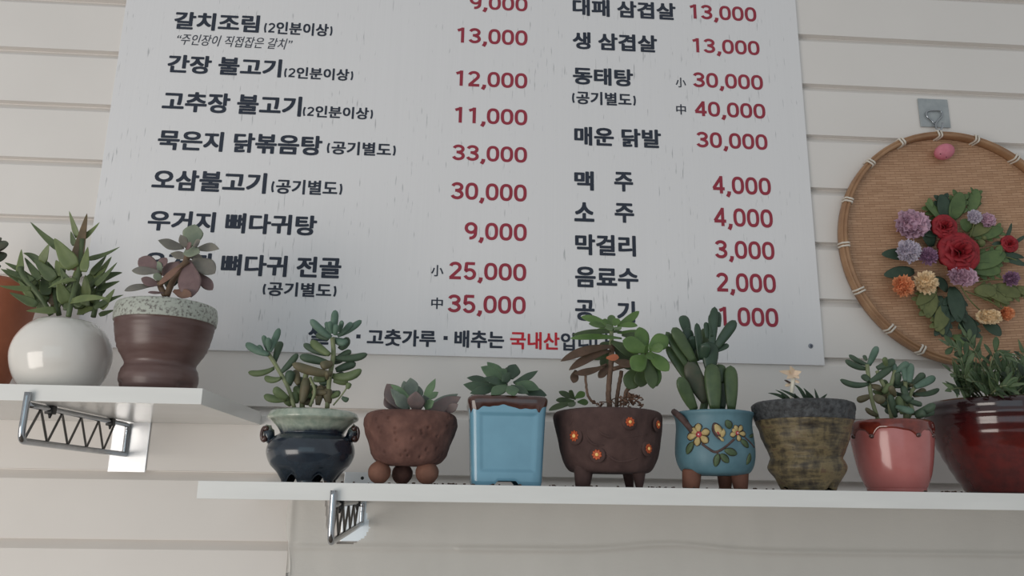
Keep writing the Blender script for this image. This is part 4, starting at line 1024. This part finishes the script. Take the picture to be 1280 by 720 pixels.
FR = [[(1050, 400), (960, 250, -0.02), (860, 110, -0.03), (780, 60, -0.04)], [(1000, 400), (900, 260, -0.03), (860, 140, -0.04)], [(1060, 400), (1000, 200), (940, 80), (900, 10)], [(1080, 400), (1050, 240, -0.02), (1090, 110, -0.03), (1150, 130, -0.04)], [(980, 400), (880, 300, -0.04), (790, 230, -0.06)], [(960, 400), (860, 350, -0.05), (790, 360, -0.08)],
      [(1120, 400), (1130, 260, -0.03), (1100, 190, -0.05)], [(1140, 400), (1200, 270, -0.02), (1260, 180, -0.02)], [(1160, 400), (1240, 300, -0.04), (1310, 250, -0.06)], [(1080, 400), (1000, 320, -0.06), (930, 300, -0.09)], [(1100, 400), (1080, 320, -0.06), (1060, 270, -0.09)], [(1180, 400), (1180, 320, -0.05), (1200, 250, -0.09)], [(1200, 400), (1290, 330, 0), (1380, 270, 0.0)], [(1220, 400), (1330, 240, 0.02), (1420, 120, 0.02)],
      [(1250, 400), (1400, 320, -0.03), (1500, 300, -0.05)], [(1030, 400, 0.03), (960, 260, 0.04), (900, 200, 0.05)], [(1150, 400, 0.03), (1160, 260, 0.04), (1180, 180, 0.05)], [(1240, 400, 0.0), (1300, 230, 0.02), (1270, 110, 0.03)], [(1060, 390, -0.06), (1120, 340, -0.09), (1180, 330, -0.1)], [(940, 400, -0.02), (900, 330, -0.04), (880, 260, -0.05)]]
for i, f in enumerate(FR):
    mb = MB(); frond(mb, [C.p(*q) for q in f], 8, 0.024, 0.0085, ['fern', 'fern', 'fernl', 'fernl', 'dark'][i % 3:i % 3+3], 'stemg'); p.part(mb, 'frond')

# ------------------------------------------------------------------ woven tray on the wall, its hook, egg and flowers
TC = Vector((0.8528, -0.012, 0.4262))
def weave():
    m, nt, b = nodes_of('woven_bamboo')
    mp = objco(nt)
    rotn = N(nt, 'ShaderNodeMapping'); nt.links.new(mp, rotn.inputs[0]); rotn.inputs['Rotation'].default_value = (0, math.radians(4), 0)
    sx = N(nt, 'ShaderNodeSeparateXYZ'); nt.links.new(rotn.outputs[0], sx.inputs[0])
    cb = N(nt, 'ShaderNodeCombineXYZ'); nt.links.new(sx.outputs[0], cb.inputs[0]); nt.links.new(sx.outputs[2], cb.inputs[1])
    br = N(nt, 'ShaderNodeTexBrick'); nt.links.new(cb.outputs[0], br.inputs['Vector'])
    br.inputs['Scale'].default_value = 1.0; br.inputs['Brick Width'].default_value = 0.019; br.inputs['Row Height'].default_value = 0.0046; br.inputs['Mortar Size'].default_value = 0.0004; br.inputs['Mortar Smooth'].default_value = 0.6
    br.inputs['Color1'].default_value = (*S((200, 160, 128)), 1); br.inputs['Color2'].default_value = (*S((184, 144, 112)), 1); br.inputs['Mortar'].default_value = (*S((164, 122, 92)), 1)
    st = noise_tex(nt, objco(nt, (14, 1, 260)), 1.0, 3)
    mx = N(nt, 'ShaderNodeMix', data_type='RGBA', blend_type='MULTIPLY'); mx.inputs[0].default_value = 0.55
    nt.links.new(br.outputs['Color'], mx.inputs[6]); nt.links.new(ramp(nt, st, [(0.3, (0.72, 0.68, 0.64)), (0.7, (1, 1, 1))]), mx.inputs[7])
    nt.links.new(mx.outputs[2], b.inputs['Base Color']); b.inputs['Roughness'].default_value = 0.6
    inv = N(nt, 'ShaderNodeMath', operation='SUBTRACT'); inv.inputs[0].default_value = 1; nt.links.new(br.outputs['Fac'], inv.inputs[1])
    bump(nt, b, inv.outputs[0], 0.6, 0.0015); return m
M['weave'] = weave()
M['bamboo'] = mat('bamboo_hoop', (170, 132, 98), (148, 110, 80), 30, 0.5, 0.15, 0.001, vec=(1, 1, 1))
M['tie'] = mat('white_tie', (222, 214, 202), (206, 198, 186), 100, 0.6)
TR = 0.2068
root = thing('woven_tray', (TC.x, -0.001, TC.z), 'round woven bamboo tray hanging on the wall at right', 'tray')
def ringpt(a, r, y): return Vector((TC.x+r*math.cos(a), y, TC.z+r*math.sin(a)))
mb = MB(); vs = []; fs = []; K = 96; R = 14
for i in range(R+1):
    r = (TR-0.006)*i/R
    for k in range(K): q = ringpt(2*PI*k/K, r, -0.004-0.0045*(i/R)**6); vs.append(q)
for i in range(R):
    for k in range(K): fs.append((i*K+k, i*K+(k+1) % K, (i+1)*K+(k+1) % K, (i+1)*K+k))
mb.add(vs, fs, 'weave'); mb.build('woven_base', root)
mb = MB()
sec = [(TR-0.0055, -0.003), (TR-0.0062, -0.014), (TR-0.0058, -0.023), (TR-0.003, -0.0245), (TR-0.001, -0.0235), (TR-0.0008, -0.0205), (TR+0.0008, -0.0215), (TR+0.0028, -0.0225), (TR+0.0042, -0.0205), (TR+0.0042, -0.010), (TR+0.003, -0.003)]
vs = []; fs = []; K = 128; n = len(sec)
for k in range(K):
    for r, y in sec: vs.append(ringpt(2*PI*k/K, r, y))
for k in range(K):
    for i in range(n): fs.append((k*n+i, k*n+(i+1) % n, ((k+1) % K)*n+(i+1) % n, ((k+1) % K)*n+i))
mb.add(vs, fs, 'bamboo'); mb.build('rim', root)
angs = []
for u, v in ((1125, 175), (1086, 202), (1059, 250), (1053, 306), (1071, 365), (1110, 415), (1150, 442), (1174, 171), (1219, 180), (1267, 202)):
    q = P(u, v, -0.02); angs.append(math.atan2(q.z-TC.z, q.x-TC.x))
angs += [math.radians(a) for a in (25, 2, -22, -46, -72)]
for a in angs:
    mb = MB()
    for s_ in (-0.013, 0.013):
        aa = a+s_
        pts = [ringpt(aa+0.008, TR-0.0070, -0.004), ringpt(aa, TR-0.0072, -0.020), ringpt(aa, TR-0.005, -0.0256), ringpt(aa, TR+0.002, -0.0240), ringpt(aa, TR+0.0054, -0.0215), ringpt(aa-0.006, TR+0.0056, -0.008)]
        tube(mb, smooth_path(pts, 4), 0.0017, 'tie', 8)
    mb.build('tie', root)

# adhesive hook above the tray
M['clearplate'] = mat('grey_clear_plate', (166, 172, 174), (150, 157, 160), 60, 0.25, coat=0.4)
a = P(1146, 123, -0.002); b = P(1187, 160, -0.002)
root = thing('adhesive_hook', ((a.x+b.x)/2, -0.0008, b.z), 'grey square adhesive hook on the wall above the tray', 'wall hook')
mb = MB(); box(mb, (a.x+0.001, -0.0032, b.z), (b.x+0.002, -0.0006, a.z), 'clearplate', 0.0011); mb.build('plate', root, smooth=False)
C = Crop(1120, 110, 6, -0.006); mb = MB()
tube(mb, smooth_path([C.p(285, 290, -0.004), C.p(282, 262), C.p(235, 215), C.p(228, 185), C.p(250, 170), C.p(320, 170), C.p(342, 185), C.p(340, 215), C.p(305, 255), C.p(300, 290, -0.004)], 6), 0.0014, 'chrome', 8)
tube(mb, smooth_path([C.p(292, 262, -0.002), C.p(300, 300, -0.010), C.p(322, 316, -0.016), C.p(345, 300, -0.018), C.p(350, 262, -0.018)], 6), 0.0017, 'chrome', 8); mb.build('wire_hook', root)

# pink egg
M['egg'] = mat('pink_egg', (214, 132, 146), (200, 112, 130), 60, 0.6, 0.1, 0.0005); M['eggdot'] = mat('egg_spot', (120, 50, 70), None, 60, 0.6)
q = P(1181, 189.5, -0.022); rot = Matrix.Rotation(math.radians(-22), 3, 'Y')
mb = MB(); ball(mb, q, 0.0148, 'egg', 24, 16, (1.22, 0.95, 0.95), rot, lambda d: 1-0.06*d.x)
for u, v in ((1175.5, 192.5), (1183, 196.5)):
    ball(mb, P(u, v, -0.0355), 0.0011, 'eggdot', 8, 6)
tag(mb.build('egg_ornament', origin=q), 'small pink egg ornament fixed near the top of the woven tray', 'ornament')

# artificial flowers
M['rose'] = mat('deep_red_petal', (160, 34, 44), (132, 20, 32), 120, 0.65); M['mauve'] = mat('mauve_petal', (212, 176, 194), (194, 158, 176), 80, 0.7); M['lav'] = mat('lavender_petal', (220, 212, 222), (206, 196, 212), 80, 0.7)
M['purple'] = mat('purple_petal', (176, 138, 168), (152, 114, 146), 80, 0.7); M['orangef'] = mat('orange_petal', (242, 172, 126), (230, 150, 104), 100, 0.7); M['peachf'] = mat('peach_flower_petal', (248, 226, 190), (240, 210, 168), 100, 0.7)
M['fleaf'] = mat('cloth_leaf', (96, 118, 70), (78, 100, 60), 60, 0.6); M['fleafd'] = mat('dark_cloth_leaf', (58, 78, 62), (46, 66, 52), 60, 0.6); M['fleafy'] = mat('olive_cloth_leaf', (112, 118, 72), (92, 100, 60), 60, 0.65)
FYB = -0.008
C = Crop(1090, 225, 3.6, FYB)
fr_ = C.p(390, 325)
broot = thing('artificial_flower_bouquet', (fr_.x, FYB, fr_.z), 'artificial flowers in red, mauve and peach fixed on the woven tray', 'flower bouquet')
def basis(nr):
    nr = nr.normalized(); a = nr.cross(Vector((0.1, 0, 1))).normalized(); return a, nr.cross(a), nr
def ruffle(a, b, R, m, name, layers=6, ruff=9, nr=Vector((-0.05, -1, -0.05)), dome=0.55, lift=0.012, label=None, squash=1.0):
    """full head of small crinkled petals set over a dome"""
    c = C.p(a, b, -lift); r0 = C.w(R); ex, ez, en = basis(nr); mb = MB()
    big = name == 'carnation'
    n = 46 if big else 110; pw = 0.62 if big else 0.30
    for i in range(n):
        u = (i+0.5)/n; pol = math.acos(1-u*1.02 if u*1.02 < 2 else -1)*1.02; az = i*2.399963+random.uniform(-0.25, 0.25)
        d = ex*math.cos(az)*math.sin(pol)+ez*math.sin(az)*math.sin(pol)*squash+en*math.cos(pol)*dome
        side = ex*math.cos(az)+ez*math.sin(az)*squash
        base = c+d*r0*0.42-en*r0*0.1
        tip = c+d*r0*random.uniform(0.88, 1.06)+en*r0*0.04
        dn = (d*0.35+en*0.9-side*0.5*math.sin(pol)).normalized()
        tilt = Vector((random.uniform(-.5, .5), random.uniform(-.3, .3), random.uniform(-.5, .5)))
        # crinkled fan petal
        ax = tip-base; wv = ax.cross(dn+tilt).normalized(); nn2 = wv.cross(ax).normalized(); W2 = r0*pw
        vs, fs = [], []; Q, K = 3, 7; ph = random.uniform(0, 6)
        for q in range(Q+1):
            t = q/Q
            for k in range(K):
                x = k/(K-1)-0.5; wd = W2*(0.35+0.75*t)
                edge = 1-0.55*(abs(x)*2)**2.4*t+0.10*math.sin(k*2.6+ph)*t
                vs.append(base+ax*t*edge+wv*x*wd+nn2*(math.sin(k*2.1+ph)*W2*0.16*t-abs(x)*W2*0.2))
        for q in range(Q):
            for k in range(K-1): fs.append((q*K+k, q*K+k+1, (q+1)*K+k+1, (q+1)*K+k))
        mb.add(vs, fs, m)
    ball(mb, c, r0*0.5, m, 14, 10, (1, 1, max(dome, 0.3)), Matrix((ex, ez, en)).transposed())
    tube(mb, [c-en*r0*0.6, c], [r0*0.12, r0*0.30], 'fleaf', 8)
    o = mb.build(name, broot)
    if label: o['label'] = label
def rose(a, b, R, name='rose', nr=Vector((-0.05, -1, 0)), lift=0.014, label=None):
    c = C.p(a, b, -lift); r0 = C.w(R); ex, ez, en = basis(nr); mb = MB()
    for L, (n, rr, tilt) in enumerate(((7, 1.0, 0.25), (6, 0.82, 0.55), (5, 0.62, 0.85), (4, 0.42, 1.1), (3, 0.24, 1.3))):
        for k in range(n):
            th = 2*PI*k/n+L*0.7; d = ex*math.cos(th)+ez*math.sin(th); tl = tilt
            b0 = c+d*r0*rr*0.15+en*r0*0.05*L; tip = c+d*r0*rr*(0.98 if L == 0 else 0.9)+en*r0*(0.10+0.16*L)
            face = (en*math.cos(tl)-d*math.sin(tl))
            leaf(mb, b0, tip, r0*rr*1.25, 'rose', 'oval', 0.07, d*r0*rr*0.12, face, -0.5, n=7, seg=10)
    tube(mb, [c-en*r0*0.5, c+en*0.002], [r0*0.15, r0*0.4], 'fleaf', 8)
    o = mb.build(name, broot)
    if label: o['label'] = label
def fl_leaf(a, b, c, d, w, m, d0=-0.002, d1=-0.010, lobed=False):
    mb = MB(); p0, p1 = C.p(a, b, d0), C.p(c, d, d1)
    leaf(mb, p0, p1, C.w(w), m, 'oval', 0.06, Vector((0, -0.003, 0)), (random.uniform(-0.3, 0.3), -1, random.uniform(-0.1, 0.3)), 0.2, n=10)
    if lobed:
        ax = p1-p0; sd = ax.cross(Vector((0, 1, 0))).normalized()
        for t in (0.25, 0.5, 0.72):
            for s_ in (-1, 1):
                q = p0+ax*t; leaf(mb, q, q+ax*0.28+sd*s_*C.w(w)*0.72*(1.15-t*0.6), C.w(w)*0.42, m, 'oval', 0.08, None, (random.uniform(-0.4, 0.4), -1, 0.2), 0.2, n=6)
    mb.build('leaf', broot)
for r in [(180, 340, 45, 335, 62, 'fleafd'), (190, 410, 55, 428, 62, 'fleafd'), (330, 190, 240, 105, 70, 'fleaf', -0.002, -0.012, True), (330, 180, 310, 65, 74, 'fleafd', -0.002, -0.012, True), (360, 180, 400, 55, 80, 'fleaf', -0.003, -0.014, True), (440, 150, 470, 40, 58, 'fleaf', -0.003, -0.012, True), (300, 230, 220, 240, 70, 'fleafd'), (270, 300, 230, 210, 70, 'fleafd'),
          (450, 390, 600, 330, 84, 'fleaf', -0.006, -0.014, True), (440, 400, 580, 410, 70, 'fleaf', -0.004, -0.012, True), (300, 520, 320, 705, 80, 'fleafd', -0.004, -0.012, True), (360, 480, 390, 640, 84, 'fleafd', -0.006, -0.014, True), (410, 600, 460, 715, 76, 'fleafd', -0.004, -0.010, True), (500, 640, 580, 700, 64, 'fleafd'), (260, 480, 250, 620, 80, 'fleafy', -0.003, -0.010, True), (290, 470, 200, 560, 66, 'fleafy', -0.003, -0.012, True), (330, 560, 290, 680, 70, 'fleafy', -0.005, -0.014, True),
          (440, 250, 540, 190, 60, 'fleafy', -0.003, -0.012, True), (460, 260, 590, 220, 60, 'fleaf', -0.003, -0.012, True), (440, 230, 400, 180, 60, 'fleaf'), (480, 480, 620, 560, 60, 'fleafy', -0.003, -0.012, True), (460, 500, 560, 500, 66, 'fleafy', -0.004, -0.012, True), (540, 480, 670, 520, 66, 'fleafy', -0.003, -0.010, True), (560, 340, 690, 385, 40, 'fleafd', -0.004, -0.014), (560, 330, 684, 350, 30, 'fleafd', -0.004, -0.014), (590, 290, 628, 195, 18, 'fleafd', -0.006, -0.012), (630, 290, 690, 250, 18, 'fleafd', -0.006, -0.012), (600, 290, 540, 290, 30, 'fleafd'), (340, 500, 280, 440, 60, 'fleafd'), (360, 700, 420, 735, 44, 'fleaf', -0.003, -0.010, True), (650, 480, 700, 520, 50, 'fleafy', -0.003, -0.01, True)]:
    fl_leaf(*r)
mb = MB()
for pa in ([(400, 480, -0.01), (440, 540, -0.012), (500, 600, -0.010)], [(420, 500, -0.01), (520, 540, -0.012), (600, 590, -0.010)], [(500, 390, -0.01), (580, 345, -0.012), (684, 372, -0.012)], [(430, 330, -0.01), (540, 300, -0.012), (610, 290, -0.014)], [(420, 470, -0.01), (520, 450, -0.012), (615, 450, -0.012)], [(420, 300, -0.006), (450, 230, -0.008), (460, 180, -0.012)]):
    tube(mb, smooth_path([C.p(*q) for q in pa], 6), 0.0011, 'fleafy', 6)
mb.build('stem', broot)
mb = MB(); ball(mb, C.p(490, 285, -0.016), C.w(20), 'fleafy', 10, 8); ball(mb, C.p(505, 262, -0.014), C.w(12), 'fleafy', 8, 6); mb.build('bud', broot)
ruffle(178, 200, 92, 'mauve', 'carnation', 5, 7, lift=0.016, label='large mauve ruffled flower', squash=0.8)
ruffle(160, 322, 60, 'lav', 'pompon_flower', 8, 13, dome=0.9, lift=0.018, label='pale lavender pompon flower')
ruffle(250, 345, 47, 'purple', 'pompon_flower', 8, 11, dome=0.9, lift=0.018, label='purple pompon flower')
ruffle(405, 435, 74, 'mauve', 'carnation', 5, 7, lift=0.020, label='mauve flower below the large rose', squash=0.62)
ruffle(138, 478, 56, 'orangef', 'pompon_flower', 8, 12, dome=0.8, lift=0.016, label='orange pompon flower')
ruffle(240, 463, 60, 'peachf', 'pompon_flower', 8, 12, dome=0.8, lift=0.018, label='peach pompon flower')
ruffle(458, 168, 38, 'lav', 'pompon_flower', 6, 9, dome=0.9, lift=0.016, label='small lavender flower at the top')
ruffle(522, 182, 38, 'mauve', 'carnation', 5, 7, lift=0.014, label='small mauve flower at the top')
ruffle(622, 445, 40, 'purple', 'pompon_flower', 7, 9, dome=1.1, lift=0.016, label='small purple flower at right')
ruffle(525, 615, 60, 'peachf', 'carnation', 5, 7, nr=Vector((-0.5, -1, -0.8)), lift=0.014, label='cream drooping flower', squash=0.6)
ruffle(605, 600, 48, 'orangef', 'carnation', 5, 7, nr=Vector((0.3, -1, -0.6)), lift=0.014, label='peach drooping flower', squash=0.7)
rose(388, 328, 104, 'rose', lift=0.020, label='largest deep red rose'); rose(325, 212, 64, 'rose', lift=0.018, label='deep red rose at the upper side'); rose(618, 288, 44, 'rose', lift=0.014, label='small red rose at right')

# ------------------------------------------------------------------ crumbs of soil along the shelf
mb = MB()
for i in range(90):
    u = random.choice([random.uniform(560, 700), random.uniform(690, 850), random.uniform(820, 1000), random.uniform(1150, 1210), random.uniform(400, 600)])
    q = P(u, 605, random.uniform(-0.300, -0.285)); r = random.uniform(0.0006, 0.0016)
    q.z = RTOP+r*0.6; ball(mb, q, r, 'soil', 6, 5, (random.uniform(0.8, 1.6), 1, 0.7))
tag(mb.build('soil_crumbs', origin=(0.3, -0.29, RTOP)), 'dark soil crumbs scattered along the front of the lower shelf', 'soil crumbs', kind='stuff')
